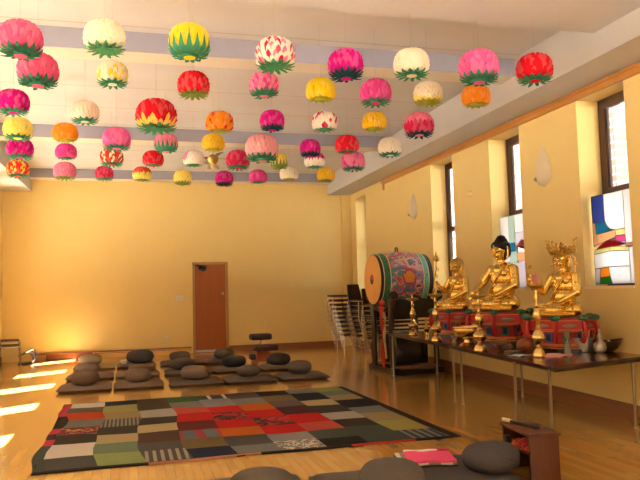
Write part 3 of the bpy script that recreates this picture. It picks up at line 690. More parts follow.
# ------------------------------------------------------------------ meditation mats and cushions
def mat_mesh(w_, d, h, seed):
    r_ = random.Random(seed); bm = B(); nx, ny = 12, 12; top = {}; ph = r_.uniform(0, 6)
    def se(u): return math.copysign(abs(u)**.85, u)
    for s in (1, -1):
        for i in range(nx+1):
            for j in range(ny+1):
                u, v = 2*i/nx-1, 2*j/ny-1
                x, y = se(u)*w_/2, se(v)*d/2
                edge = (1-abs(u)**6)*(1-abs(v)**6)
                b_ = max(0, edge)**.4
                pin = 1-.06*(abs(u)**4)*(1-v*v)-.0
                zz = h/2+s*h/2*b_*(1+.10*math.sin(3*u+ph)*math.cos(2.4*v+ph))
                top[(s, i, j)] = bm.verts.new((x*(1-.02*v*v), y*(1-.02*u*u), max(0, zz)))
        for i in range(nx):
            for j in range(ny):
                q = (top[(s, i, j)], top[(s, i+1, j)], top[(s, i+1, j+1)], top[(s, i, j+1)])
                bm.faces.new(q if s > 0 else q[::-1])
    bmesh.ops.remove_doubles(bm, verts=bm.verts, dist=.0005)
    return bm
def zafu_mesh(r, h, seed, pleats=30):
    r_ = random.Random(seed); bm = B(); n = pleats*2; K = 14; rings = []
    for k in range(K+1):
        a = -PI/2+PI*k/K
        c, s = math.cos(a), math.sin(a)
        rr_ = r*(abs(c)**.62); zz = h/2+h/2*math.copysign(abs(s)**.85, s)
        if k in (0, K): rings.append([bm.verts.new((0, 0, max(0, zz) if k == 0 else zz-.012))]); continue
        am = .05*math.exp(-(abs(a)-.75)**2/.2)
        rings.append([bm.verts.new((rr_*(1-am*(q % 2))*math.cos(2*PI*q/n), rr_*(1-am*(q % 2))*math.sin(2*PI*q/n), zz)) for q in range(n)])
    for k in range(K):
        A_, B_ = rings[k], rings[k+1]
        for q in range(n):
            q2 = (q+1) % n
            if len(A_) == 1: bm.faces.new((A_[0], B_[q2], B_[q]))
            elif len(B_) == 1: bm.faces.new((A_[q], A_[q2], B_[0]))
            else: bm.faces.new((A_[q], A_[q2], B_[q2], B_[q]))
    w1, w2 = r_.uniform(-.04, .04), r_.uniform(-.05, .05)
    for v in bm.verts: v.co.z *= 1+w1*v.co.x/r+w2*v.co.y/r
    return bm
def piping(name, loop, r, m, parent):
    bm = B(); tube(bm, loop+[loop[0]], r, n=5, cap=False); return obj(name, bm, m, parent)
GM = 'flat meditation mats in rows on the floor'; GZ = 'round meditation cushions on the mats'
def make_mat(x, y, w_, d, h, m, label, rz=0, seed=0):
    o = obj('meditation_mat', mat_mesh(w_, d, h, seed), m, angle=60); o.location = (x, y, 0); o.rotation_euler.z = rz
    loop = [(w_/2*math.copysign(min(1, abs(1.35*math.cos(a))), math.cos(a))*.965, d/2*math.copysign(min(1, abs(1.35*math.sin(a))), math.sin(a))*.965, h*.5) for a in [2*PI*k/32 for k in range(32)]]
    piping('piping', loop, .004, m, o)
    tag(o, label, 'mat', GM); return o
def make_zafu(x, y, z, r, h, m, label, seed=0, rz=0):
    t = obj('meditation_cushion', zafu_mesh(r, h, seed), m, angle=80); t.location = (x, y, z); t.rotation_euler.z = rz
    bm = B(); tube(bm, [(-.05, -r*.97, h*.55), (0, -r*1.015, h*.62), (.05, -r*.97, h*.55)], .008, n=6); obj('carry_handle', bm, m, t)
    tag(t, label, 'cushion', GZ); return t
ORD = ['first', 'second', 'third', 'fourth', 'fifth']
CN = ['beside the sun streaks', 'second from the sun streaks', 'in the middle column', 'second from the drum side', 'nearest the drum']
ROWN = ['front row', 'middle row', 'back row']
X0 = (-1.09, -.23, .66, 1.56, 2.48); WD = (.82, .79, .86, .86, .84)
YF = ((11.60, 11.58, 11.50, 11.45, 11.42), (13.22, 13.2, 13.15, 13.1, 13.05), (15.0, 14.98, 14.95, 14.92))
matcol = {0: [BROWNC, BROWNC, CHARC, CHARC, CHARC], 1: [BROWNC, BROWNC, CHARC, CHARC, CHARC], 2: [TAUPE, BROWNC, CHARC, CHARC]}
CX = ((-.68, .15, 1.07, 1.97, 2.86), (-.72, .21, .98, 1.97, 2.84), (-.77, .24, 1.07, 2.02))
for r_ in range(3):
    for c in range(len(YF[r_])):
        d = (.80, .74, .72)[r_]; y = YF[r_][c]+d/2
        adj = {'0': 'brown' if c < 2 else 'charcoal'}['0']
        if (r_, c) == (2, 0): adj = 'pale taupe'
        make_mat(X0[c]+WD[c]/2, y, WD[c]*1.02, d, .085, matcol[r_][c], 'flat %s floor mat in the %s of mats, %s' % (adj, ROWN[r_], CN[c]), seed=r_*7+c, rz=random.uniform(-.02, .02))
ZS = {  # radius, height, material, label
 (0, 0): (.222, .22, BROWNC, 'round brown pleated cushion on the front-row mat beside the sun streaks'),
 (0, 1): (.218, .22, BROWNC, 'round brown pleated cushion, second along the front row from the sun streaks'),
 (0, 2): (.232, .225, BROWNC, 'round brown cushion in the middle of the front row of mats'),
 (0, 3): (.20, .19, CHARC, 'low charcoal cushion on the front-row mat, second from the drum side'),
 (0, 4): (.215, .225, CHARC, 'plump charcoal cushion at the drum end of the front row of mats'),
 (1, 0): (.205, .21, BROWNC, 'upright brown cushion on the middle-row mat beside the sun streaks'),
 (1, 2): (.235, .215, DARKC, 'dark grey cushion in the middle of the middle row of mats'),
 (1, 3): (.235, .22, DARKC, 'dark grey cushion on the middle-row mat, second from the drum side'),
 (1, 4): (.235, .225, DARKC, 'dark grey cushion at the drum end of the middle row, near the kneeling chair'),
 (2, 0): (.24, .23, TAUPE, 'pale taupe cushion on the back-row mat beside the sun streaks'),
 (2, 1): (.285, .27, DARKC, 'largest dark cushion, on the back-row mat under the wall outlet'),
 (2, 2): (.225, .20, CHARC, 'charcoal cushion on the back-row mat to the left of the door'),
 (2, 3): (.225, .22, CHARC, 'charcoal cushion on the back-row mat in front of the door')}
for (r_, c), (rad, h, m, lab) in ZS.items():
    make_zafu(CX[r_][c], YF[r_][c]+.42, .078, rad, h, m, lab, seed=r_*5+c, rz=r_+c*.7)
bm = mat_mesh(.50, .32, .11, 5); o = obj('flat_cushion', bm, mat('warm_brown_cotton', '#6E4E3A', rough=.95, var=.12, scale=30)); o.location = (.24, 13.62, .075)
tag(o, 'low flat warm brown cushion on the middle-row mat, second from the sun streaks', 'cushion')
# a clear bag lying against the largest dark cushion
bm = B(); ball(bm, (0, 0, .05), (.07, .06, .06), sub=3)
for v in bm.verts: v.co *= 1+.18*math.sin(31*v.co.x+17*v.co.z*3)*math.cos(40*v.co.y)
o = obj('plastic_bag', bm, mat('white_plastic_film', '#D9D9D6', rough=.25, spec=.8)); o.location = (-.09, 15.2, .08)
tag(o, 'small crumpled shiny white plastic bag beside the largest dark cushion', 'bag')

# foreground mats and cushions
FGM = [(.84, 5.06, .86, .98, 'large dark mat at the bottom of the photo, the one farthest from the pink cloth'), (1.70, 4.90, .80, 1.0, 'large dark mat at the bottom of the photo, between the other two foreground mats'), (2.52, 5.12, .76, .98, 'dark foreground mat carrying the folded pink cloth')]
for i, (x, y, w_, d, lab) in enumerate(FGM): make_mat(x, y, w_, d, .085, DARKC if i == 2 else CHARC, lab, rz=(-.06, -.1, -.1)[i], seed=40+i)
make_zafu(.86, 4.72, .08, .225, .23, CHARC, 'dark cushion cut off by the bottom edge, farthest from the pink cloth', seed=50)
make_zafu(1.76, 4.62, .08, .225, .235, CHARC, 'dark cushion cut off by the bottom edge, next to the pink cloth mat', seed=51, rz=.4)
make_zafu(2.70, 4.94, .075, .222, .215, DARKC, 'round pleated dark grey cushion between the pink cloth and the small wooden stand', seed=52, rz=.2)
t = empty('folded_cloth', (2.34, 5.38, .085), -.25); t.scale = (1.15, 1.15, 1)
def foldslab(w_, d, z0, h, seed):
    r_ = random.Random(seed); bm = B(); n = 8
    for s in (0, 1):
        g = [[bm.verts.new((w_*(i/n-.5), d*(j/n-.5), z0+s*h+.004*math.sin(i*1.3+seed)*math.cos(j*1.1))) for i in range(n+1)] for j in range(n+1)]
        for j in range(n):
            for i in range(n):
                q = (g[j][i], g[j][i+1], g[j+1][i+1], g[j+1][i]); bm.faces.new(q if s else q[::-1])
        if s == 0: g0 = g
    for a in range(n):
        for (p, q) in (((0, a), (0, a+1)), ((a+1, 0), (a, 0)), ((n, a+1), (n, a)), ((a, n), (a+1, n))):
            bm.faces.new((g0[p[0]][p[1]], g0[q[0]][q[1]], g[q[0]][q[1]], g[p[0]][p[1]]))
    return bm
PINK = mat('hot_pink_cloth', '#E2467E', rough=.85, var=.06, trans=.05); BLKC = mat('black_cloth', '#232126', rough=.9)
obj('under_fold', foldslab(.40, .36, 0, .014, 1), BLKC, t, angle=60)
obj('middle_fold', foldslab(.39, .35, .016, .012, 2), stripe_mat('pale_yellow_and_grey_cloth', '#C9C2B0', '#8A8462', 6), t, angle=60)
obj('pink_fold', foldslab(.33, .30, .03, .016, 3), PINK, t, angle=60).location = (.03, -.015, 0)
o = obj('white_fold', foldslab(.30, .07, .03, .014, 4), mat('white_cloth', '#DCD3CC', rough=.85), t, angle=60); o.location = (.02, .155, 0)
o = obj('red_corner', foldslab(.08, .06, .045, .01, 4), mat('red_cloth', '#A0202C', rough=.85), t, angle=60); o.location = (.16, .15, 0)
tag(t, 'folded hot pink cloth with black and white layers lying on the foreground mat', 'cloth')

# small wooden stand with shelf, and what lies on it
t = empty('wooden_stand', (3.09, 5.01, 0), math.radians(-6))
STW = wood_mat('red_brown_stand_wood', '#5C2C17', '#40190D', axis=2, rough=.5, coat=0)
hx, hy, hz = .125, .25, .345
for s, nm in ((-1, 'end_panel'), (1, 'end_panel')):
    bm = B(); box(bm, (0, s*(hy-.012), hz/2), (hx*2-.01, .024, hz), bev=.003); obj(nm, bm, STW, t)
bm = B(); box(bm, (0, 0, hz+.011), (hx*2+.02, hy*2+.02, .024), bev=.004); obj('stand_top', bm, STW, t)
bm = B(); box(bm, (0, 0, .20), (hx*2-.02, hy*2-.05, .018), bev=.002); obj('shelf', bm, STW, t)
bm = B(); box(bm, (hx-.015, 0, .17), (.014, hy*2-.05, .30), bev=.002); obj('back_board', bm, STW, t)
tag(t, 'small red-brown wooden reading stand with an open shelf beside the dark cushion', 'stand')
bm = B(); n = 10
g = [[bm.verts.new((.22*(i/n-.5), .40*(j/n-.5), .02+.05*math.exp(-((i-5)**2+(j-5)**2)/14)+.008*math.sin(i*1.9)*math.cos(j*1.5))) for i in range(n+1)] for j in range(n+1)]
for j in range(n):
    for i in range(n): bm.faces.new((g[j][i], g[j][i+1], g[j+1][i+1], g[j+1][i]))
r0 = bmesh.ops.extrude_face_region(bm, geom=bm.faces[:]); 
for v in r0['geom']:
    if isinstance(v, bmesh.types.BMVert): v.co.z -= .018
bmesh.ops.recalc_face_normals(bm, faces=bm.faces)
o = obj('red_cloth', bm, blotch_mat('red_gold_brocade', ['#8E1B1E', '#A82A24', '#B8703A', '#7E1418'], 16), angle=60); o.location = (3.075, 5.01, .212); o.rotation_euler.z = math.radians(-6)
tag(o, 'folded red and gold brocade on the shelf inside the wooden stand', 'cloth')
bm = B(); box(bm, (0, 0, .04), (.05, .08, .08), bev=.006); o = obj('small_box', bm, BLKPL); o.location = (2.965, 5.14, .2095); o.rotation_euler.z = math.radians(-6)
tag(o, 'small black box sticking out from the shelf of the wooden stand', 'box')
t = empty('wooden_clapper', (3.08, 5.06, .369+.014), math.radians(-78))
bm = B(); box(bm, (0, 0, 0), (.30, .035, .026), bev=.005); obj('clapper_body', bm, BLKPL, t)
bm = B(); lathe(bm, [(.015, 0), (.017, .05), (.016, .10)], n=12, M=Matrix.Translation((-.10-.15, 0, .002)) @ Matrix.Rotation(PI/2, 4, 'Y')); obj('pale_grip', bm, mat('ivory_wrap', '#D9CBAA', rough=.6), t)['label'] = 'ivory white grip'
tag(t, 'black stick clapper with a pale grip lying on top of the wooden stand', 'clapper')

# kneeling chair by the back wall
t = empty('kneeling_chair', (2.75, 14.75, 0), .05)
KP = mat('dark_brown_pad', '#43302B', rough=.8, var=.1)
bm = B(); box(bm, (0, .12, .55), (.46, .30, .13), bev=.045); obj('seat', bm, KP, t)
bm = B(); box(bm, (.05, -.12, .33), (.52, .26, .12), bev=.045); obj('knee_pad', bm, KP, t)
bm = B(); box(bm, (-.25, -.16, .16), (.12, .22, .12), bev=.04); obj('shin_pad', bm, KP, t)
bm = B(); tube(bm, [(0, .12, .50), (0, .06, .30)], .022); obj('seat_post', bm, STEEL, t)
KW = wood_mat('reddish_chair_wood', '#A2512C', '#84401F', axis=0)
for s in (-1, 1):
    bm = B(); hexa(bm, [(s*.17-.015, -.26, 0), (s*.17+.015, -.26, 0), (s*.17+.015, .26, 0), (s*.17-.015, .26, 0), (s*.12-.015, -.12, .29), (s*.12+.015, -.12, .29), (s*.12+.015, .1, .31), (s*.12-.015, .1, .31)]); obj('side_frame', bm, KW, t, smooth=False)
bm = B(); hexa(bm, [(-.17, -.23, .05), (.17, -.23, .05), (.17, -.20, .05), (-.17, -.20, .05), (-.12, -.13, .25), (.12, -.13, .25), (.12, -.10, .25), (-.12, -.10, .25)]); obj('cross_board', bm, KW, t, smooth=False)
tag(t, 'kneeling chair with dark pads and reddish wooden frame in front of the back wall', 'chair')

# ------------------------------------------------------------------ drum on its carved stand
DX, DY, DZ, DL = 4.30, 11.95, 1.68, 1.0
t = empty('temple_drum', (DX, DY, DZ))
def dr(a): return .455+.045*math.sin(PI*max(0, min(1, a)))
MX = Matrix.Rotation(PI/2, 4, 'Y')
ART = blotch_mat('painted_cloud_swirls', ['#7B8CC0', '#B6424A', '#D98C9A', '#3E8C84', '#5A6FB4', '#C96A3E', '#C9A9B8', '#8E2C3A'], 3.4, rough=.35, distortion=1.2, spec=.5)
prof = []; mids = []
segs = [(0, .05, 0), (.05, .065, 1), (.065, .17, 2), (.17, .185, 1), (.185, .80, 3), (.80, .815, 1), (.815, .90, 4), (.90, .915, 1), (.915, 1.0, 0)]
for a, b_, m_ in segs:
    k = 8 if m_ == 3 else 2
    for q in range(k): prof.append((dr(a+(b_-a)*q/k), (a+(b_-a)*q/k)*DL)); mids.append(m_)
prof.append((dr(1), DL)); mids.append(0)
bm = B(); lathe(bm, prof, n=48, M=MX, mif=lambda i: mids[i])
body = obj('drum_shell', bm, [BLKPL, mat('cream_line', '#D9CDA8', rough=.4), blotch_mat('green_painted_band', ['#2F6B4A', '#3E7E58', '#2A5E48', '#4C8A5E'], 14, rough=.4), ART, blotch_mat('mint_painted_band', ['#63B09A', '#7CC0A8', '#4E9A90', '#8EC8B0'], 14, rough=.4)], t)
SW = [('swirl_cloud', '#D98A34', .52, PI+.05, .10, .10), ('swirl_cloud', '#B8323A', .52, PI+.05, .15, .035), ('swirl_cloud', '#D9A9B4', .60, PI+.62, .13, .05), ('swirl_cloud', '#3C8E86', .36, PI+.18, .06, .06),
      ('swirl_cloud', '#6F86C4', .72, PI+.10, .08, .03), ('swirl_cloud', '#B8404A', .33, PI-.45, .10, .03), ('swirl_cloud', '#C9B27A', .45, PI+.85, .07, .03), ('swirl_cloud', '#8E9AC8', .28, PI+.55, .07, .03)]
for nm, colr, a, th, rad, wd in SW:   # painted rings and clouds lying on the shell
    bm = B(); n = 18; wd = min(wd, rad-.004)
    ring = []
    for q in range(n):
        an = 2*PI*q/n; row = []
        for rr_ in (rad-wd, rad):
            rr2 = rr_*(1+.10*math.sin(an*5))
            aa = a+rr2*math.cos(an)/DL; tt = th+rr2*math.sin(an)/.5
            R_ = dr(aa)+.003
            row.append(bm.verts.new((aa*DL, R_*math.cos(tt), -R_*math.sin(tt))))
        ring.append(row)
    for q in range(n): bm.faces.new((ring[q][0], ring[q][1], ring[(q+1) % n][1], ring[(q+1) % n][0]))
    bmesh.ops.recalc_face_normals(bm, faces=bm.faces)
    obj(nm, bm, mat('drum_paint_'+colr[1:], colr, rough=.35), t)
HIDE = mat('drum_hide', '#E2A85A', rough=.5, var=.08, scale=4)
bm = B(); lathe(bm, [(0, -.012), (.40, -.012), (.445, -.006), (.452, .012)], n=48, M=MX); hd = obj('drum_head', bm, HIDE, t)
bm = B(); lathe(bm, [(.452, DL-.012), (.44, DL+.004), (0, DL+.008)], n=48, M=MX); obj('drum_head', bm, HIDE, t)
# red and dark emblem in the middle of the head
bm = B(); n = 28; cv = bm.verts.new((-.016, 0, 0)); ring = [bm.verts.new((-.016, .095*math.cos(2*PI*q/n), .095*math.sin(2*PI*q/n))) for q in range(n)]
for q in range(n):
    an = 2*PI*(q+.5)/n; bm.faces.new((cv, ring[(q+1) % n], ring[q])).material_index = 0 if math.cos(an+.5) < 0 else 1
for (cc, mi) in ((.0475, 0), (-.0475, 1)):
    d_ = Vector((0, math.cos(PI/2-.5), math.sin(PI/2-.5)))*cc
    c2 = bm.verts.new((-.0175, d_.y, d_.z)); r2 = [bm.verts.new((-.0175, d_.y+.0475*math.cos(2*PI*q/16), d_.z+.0475*math.sin(2*PI*q/16))) for q in range(16)]
    for q in range(16): bm.faces.new((c2, r2[(q+1) % 16], r2[q])).material_index = mi
obj('emblem', bm, [mat('emblem_red', '#B03A1E', rough=.5), mat('emblem_dark', '#3A2E38', rough=.5)], hd, smooth=False)
bm = B(); bmesh.ops.create_circle(bm, segments=4, radius=.001)
bm.clear()
tube(bm, [Vector((.48, .06*math.cos(q), .53+.05*math.sin(q))) for q in [2*PI*k/12 for k in range(13)]], .012, n=6); obj('carry_ring', bm, BLKPL, t)
tag(t, 'large barrel drum painted with colourful clouds, lying on the black carved stand', 'drum')

t = empty('drum_stand', (4.88, 11.95, 0))
CARV = BLACKW
for sx in (-.42, .42):
    for sy in (-.45, .45):
        bm = B(); tube(bm, spline([(sx, sy, .08), (sx*1.0, sy*1.02, .4), (sx, sy*.98, .8), (sx, sy*1.06, 1.14), (sx, sy*1.14, 1.32)], 6), [.05]*12+[.055]*13, n=10); obj('post', bm, CARV, t)
        bm = B(); ball(bm, (sx, sy*1.2, 1.37), (.085, .065, .085), sub=2); tube(bm, [(sx+.075*math.cos(q*.55), sy*1.32, 1.37+.075*math.sin(q*.55)) for q in range(14)], .022, n=6); obj('scroll_finial', bm, CARV, t)
    bm = B(); box(bm, (sx, 0, .04), (.14, 1.16, .08), bev=.02); box(bm, (sx, -.52, .06), (.18, .14, .12), bev=.03); box(bm, (sx, .52, .06), (.18, .14, .12), bev=.03); obj('foot_rail', bm, CARV, t)
    bm = B(); tube(bm, spline([(sx, -.46, 1.22), (sx, -.25, 1.14), (sx, 0, 1.13), (sx, .25, 1.14), (sx, .46, 1.22)], 6), .05, n=8); obj('cradle_rail', bm, CARV, t)
for sy in (-.50, .50):
    bm = B(); pts = []
    for k in range(13):
        u = -1+k/6; pts.append((u*.42, 1.24+.13*math.cos(u*PI/2)+.03*math.cos(u*PI*2.5)))
    lo = [(.42, .98), (-.42, .98)]
    prism(bm, pts+lo, -.025, .025, M=Matrix.Translation((0, sy, 0)) @ Matrix(((1, 0, 0, 0), (0, 0, 1, 0), (0, 1, 0, 0), (0, 0, 0, 1)))); obj('arched_board', bm, CARV, t, angle=30)
    for k in range(4):
        bm = B(); box(bm, (-.02, sy, .93-.07*k), (.78, .02, .028), bev=.004); obj('slat', bm, CARV, t)
    bm = B(); box(bm, (0, sy*1.02, .045), (.98, .12, .09), bev=.02); obj('foot_board', bm, CARV, t)
    bm = B(); box(bm, (0, sy, .125), (.80, .03, .06), bev=.008); obj('gilt_rail', bm, mat('worn_gilt_wood', '#8A6238', rough=.4), t)
bm = B(); box(bm, (0, .0, .42), (.62, .7, .52), bev=.03); obj('lower_chest', bm, mat('dark_glossy_green_black', '#1E2422', rough=.18, coat=.5), t)
tag(t, 'black carved wooden stand with scroll ends holding the painted drum', 'stand')
t = empty('hanging_sash', (4.235, 11.36, 1.26))
bm = B()
def ribbon(bm, pts, w_, mi):
    vs = []
    for i, p in enumerate(pts): vs.append([bm.verts.new(Vector(p)+Vector((dx*w_*(1+.25*math.sin(i*.9)), .012*math.sin(i*1.3+dx*2), dz))) for dx, dz in ((-.5, 0), (0, -.01), (.5, 0))])
    for i in range(len(vs)-1):
        for j in range(2): bm.faces.new((vs[i][j], vs[i][j+1], vs[i+1][j+1], vs[i+1][j])).material_index = mi
ribbon(bm, spline([(0, 0, 0), (-.02, -.01, -.25), (.02, 0, -.5), (-.01, -.01, -.8), (.0, -.03, -1.1)], 5), .065, 0)
r0 = bmesh.ops.extrude_face_region(bm, geom=bm.faces[:])
for v in r0['geom']:
    if isinstance(v, bmesh.types.BMVert): v.co.y += .008
bmesh.ops.recalc_face_normals(bm, faces=bm.faces)
obj('red_tail', bm, mat('red_sash', '#A8301E', rough=.8, var=.2), t)
bm = B(); ribbon(bm, spline([(.03, -.015, -.15), (.05, -.02, -.35), (.03, -.02, -.6), (.05, -.03, -.95)], 5), .04, 0)
r0 = bmesh.ops.extrude_face_region(bm, geom=bm.faces[:])
for v in r0['geom']:
    if isinstance(v, bmesh.types.BMVert): v.co.y += .006
bmesh.ops.recalc_face_normals(bm, faces=bm.faces)
obj('pale_tail', bm, mat('pale_sash', '#B9A27C', rough=.8, var=.2), t)
bm = B(); ball(bm, (0, -.01, 0), (.06, .03, .05), sub=2); obj('knot', bm, MATS['red_sash'], t)
tag(t, 'red and pale sash hanging down the near side of the drum stand', 'sash')

# ------------------------------------------------------------------ stacked chairs
def chair_proto(name, back):
    t = empty(name)
    bm = B(); box(bm, (0, 0, .435), (.38, .38, .04), bev=.016); obj('seat', bm, SEATF, t)
    bm = B(); f = .20
    tube(bm, [(-f, -f, .405), (f, -f, .405), (f, f, .405), (-f, f, .405), (-f, -f, .405)], .010, n=6, cap=False)
    obj('frame', bm, CHROME, t)
    for s in (-1, 1):
        bm = B(); tube(bm, [(s*f*1.05, -f, .16), (s*f*1.05, f, .16)], .008, n=6); obj('side_rail', bm, CHROME, t)
    for sx in (-1, 1):
        for sy in (-1, 1):
            bm = B(); tube(bm, [(sx*.225, sy*.225, .0), (sx*.20, sy*.20, .41)], .0105, n=8); obj('leg', bm, CHROME, t)
    if back:
        bm = B(); hexa(bm, [(-.20, .19, .52), (.20, .19, .52), (.20, .215, .52), (-.20, .215, .52), (-.17, .24, .80), (.17, .24, .80), (.17, .265, .80), (-.17, .265, .80)])
        bmesh.ops.bevel(bm, geom=bm.edges[:], offset=.008, segments=2, affect='EDGES'); obj('backrest', bm, SEATF, t)
        bm = B()
        for s in (-1, 1): tube(bm, [(s*.185, .20, .40), (s*.185, .225, .62), (s*.165, .255, .78)], .009, n=6)
        obj('back_frame', bm, CHROME, t)
    return t
pa = chair_proto('stacking_stool', False); pb = chair_proto('stacking_chair', True)
used = {pa.name: False, pb.name: False}
def stack(proto, x, y, n, rz, what, where, grp, shift, pitch=.104):
    for k in range(n):
        if not used.get(proto.name): o = proto; used[proto.name] = True
        else: o = copy_tree(proto)
        o.location = (x+shift*k, y, pitch*k); o.rotation_euler.z = rz
        pos = 'topmost' if k == n-1 else 'lowest' if k == 0 else ('second', 'third', 'fourth', 'fifth', 'sixth', 'seventh', 'eighth', 'ninth')[n-2-k]+' from the top'
        tag(o, '%s, %s in the stack %s' % (what, pos, where), 'chair' if 'chair' in what else 'stool', grp)
stack(pa, 5.14, 16.1, 10, .1, 'dark stool with chrome legs', 'nearest the back wall', 'stools stacked by the back wall', -.030)
stack(pb, 5.42, 15.5, 9, .35, 'dark chair with chrome legs', 'behind the drum face', 'chairs stacked behind the drum', -.022)
stack(pb, 5.36, 14.55, 8, .35, 'dark chair with chrome legs', 'beside the drum stand', 'chairs stacked behind the drum', -.012)

# far left corner: stacked low stools and a folding floor seat
pc = chair_proto('low_stool', False); used[pc.name] = False
for ch in pc.children:
    if ch.name.startswith('seat'): ch.data.materials[0] = mat('brown_stool_pad', '#5E4426', rough=.6)
for k in range(2):
    o = pc if k == 0 else copy_tree(pc)
    o.location = (-2.62, 17.35, .12*k); o.rotation_euler.z = .2
    tag(o, ('lower brown stool with thin metal legs in the corner beside the heater', 'upper brown stool with thin metal legs in the corner beside the heater')[k], 'stool', 'stools stacked in the far corner')
t = empty('folding_floor_seat', (-2.24, 17.35, 0), .1)
bm = B(); box(bm, (-.03, 0, .26), (.36, .30, .03), rot=Euler((0, math.radians(-22), 0)), bev=.01); obj('seat', bm, mat('brown_stool_pad', '#5E4426', rough=.6), t)
bm = B()
for s in (-.14, .14): tube(bm, spline([(-.2, s, .012), (.05, s, .014), (.16, s, .10), (.12, s, .24), (.02, s, .27)], 6), .014, n=8); 
tube(bm, [(.15, -.14, .12), (.15, .14, .12)], .012, n=8); obj('curved_frame', bm, BLKPL, t)
bm = B()
for s in (-.10, .10): tube(bm, spline([(-.1, s, .015), (.10, s, .05), (.20, s, .20), (.14, s, .33)], 6), .012, n=8)
obj('back_frame', bm, BLKPL, t)
tag(t, 'low folding floor seat with curved dark frame at the left end of the heater', 'seat')

# ------------------------------------------------------------------ altar tables
def altar(name, pts, legs, label):
    t = empty(name, (0, 0, 0))
    bm = B(); prism(bm, pts, .725, .75); obj('tabletop', bm, TABLEW, t, smooth=False)
    cx = sum(p[0] for p in pts)/4; cy = sum(p[1] for p in pts)/4
    bm = B(); prism(bm, [(cx+(p[0]-cx)*.9, cy+(p[1]-cy)*.96) for p in pts], .69, .725); obj('apron', bm, BLACKW, t, smooth=False)
    for x, y in legs:
        bm = B(); tube(bm, [(x, y, .006), (x, y, .70)], .016, n=12); lathe(bm, [(.022, 0), (.022, .012), (.016, .02)], n=12, M=Matrix.Translation((x, y, 0))); obj('leg', bm, STEEL, t)
    tag(t, label, 'table', 'altar tables along the window wall'); return t
altar('altar_table', [(3.73, 5.63), (5.14, 6.02), (5.25, 8.29), (4.035, 8.29)], [(3.82, 5.80), (5.03, 6.14), (4.12, 8.20), (3.90, 6.55)], 'dark altar table on steel legs, nearer one, under the crowned statue')
altar('altar_table', [(4.038, 8.30), (5.25, 8.30), (5.36, 11.48), (4.33, 11.48)], [(4.12, 8.42), (5.12, 8.42), (4.42, 11.36), (5.24, 11.36)], 'dark altar table on steel legs, farther one, ending at the drum stand')
TZ = .751

# red lacquer pedestals
def pedestal(loc, w_, h, rz, label):
    t = empty('statue_pedestal', loc, rz)
    oct_ = lambda r, f=.32: [(r*x, r*y*.78) for x, y in ((-1, -f), (-f-.15, -1), (f+.15, -1), (1, -f), (1, f), (f+.15, 1), (-f-.15, 1), (-1, f))]
    W = w_/2
    bm = B(); prism(bm, oct_(W*.70), 0, h*.10); prism(bm, oct_(W*.74), h*.03, h*.08); obj('foot', bm, BLACKW, t, smooth=False)
    bm = B(); prism(bm, oct_(W*.66), h*.10, h*.22); prism(bm, oct_(W*.68), h*.13, h*.16, mi=1); obj('plinth', bm, [ORANGEP, REDD], t, smooth=False)
    bm = B(); prism(bm, oct_(W*.58), h*.22, h*.56); wa = obj('waist', bm, REDL, t, smooth=False)
    pts = oct_(W*.585)
    for i in range(8):
        a, b_ = Vector((*pts[i], 0)), Vector((*pts[(i+1) % 8], 0)); mid = (a+b_)/2; d = (b_-a).normalized(); ln = (b_-a).length; n_ = Vector((d.y, -d.x, 0))
        ang = math.atan2(d.y, d.x)
        bm = B(); c = mid+n_*.004
        box(bm, (c.x, c.y, h*.39), (ln*.42, .01, h*.27), rot=Euler((0, 0, ang)), mi=0); c2 = mid+n_*.009
        box(bm, (c2.x, c2.y, h*.39), (ln*.20, .01, h*.17), rot=Euler((0, 0, ang)), mi=1); obj('panel', bm, [BLUEP if i % 2 else GREENP, BLKPL], wa, smooth=False)
    bm = B(); prism(bm, oct_(W*.74), h*.56, h*.60); obj('gilt_moulding', bm, ORANGEP, t, smooth=False)
    bm = B(); prism(bm, oct_(W*.92), h*.60, h*.90); cor = obj('tray', bm, REDL, t, smooth=False)
    pts = oct_(W*.925)
    for i in range(8):
        a, b_ = Vector((*pts[i], 0)), Vector((*pts[(i+1) % 8], 0)); mid = (a+b_)/2; d = (b_-a).normalized(); ln = (b_-a).length; n_ = Vector((d.y, -d.x, 0)); ang = math.atan2(d.y, d.x)
        bm = B(); c = mid+n_*.004
        ball(bm, (c.x, c.y, h*.74), (ln*.28, .008, h*.045), rot=(0, 0, ang), sub=2); obj('cloud_panel', bm, mat('grey_green_motif', '#7E7A6A', rough=.5), cor)
    bm = B()
    for zz in (.62, .87): prism(bm, oct_(W*.935), h*zz, h*(zz+.02))
    obj('gilt_line', bm, ORANGEP, t, smooth=False)
    bm = B(); prism(bm, oct_(W*.86), h*.90, h*.97); obj('rim', bm, REDD, t, smooth=False)
    for i in range(8):
        x, y = oct_(W*.94)[i]
        bm = B(); ball(bm, (x, y, h*.955), (.055, .055, .035), sub=2)
        for q in range(5): ball(bm, (x+.04*math.cos(q*1.257), y+.04*math.sin(q*1.257), h*.945), (.022, .022, .025), sub=1)
        obj('lotus_knob', bm, GREENP, t)
        x2, y2 = oct_(W*.97)[i]; x3, y3 = oct_(W*.80)[i]
        bm = B(); tube(bm, spline([(x, y, h*.86), (x2*1.03, y2*1.03, h*.62), (x2*1.0, y2*1.0, h*.42), (x3*1.12, y3*1.12, h*.30), (x3*1.0, y3*1.0, h*.36)], 5), [.026]*10+[.02]*11, n=7); obj('scroll_bracket', bm, REDL, t)
    bm = B(); lathe(bm, [(W*.5, h*.97), (W*.74, h*.975), (W*.76, h*.99), (W*.7, h*1.0), (0, h)], n=24)
    for v in bm.verts: v.co.y *= .74
    obj('gilt_seat', bm, GOLDD, t)
    tag(t, label, 'pedestal', 'red lacquer statue pedestals'); return t
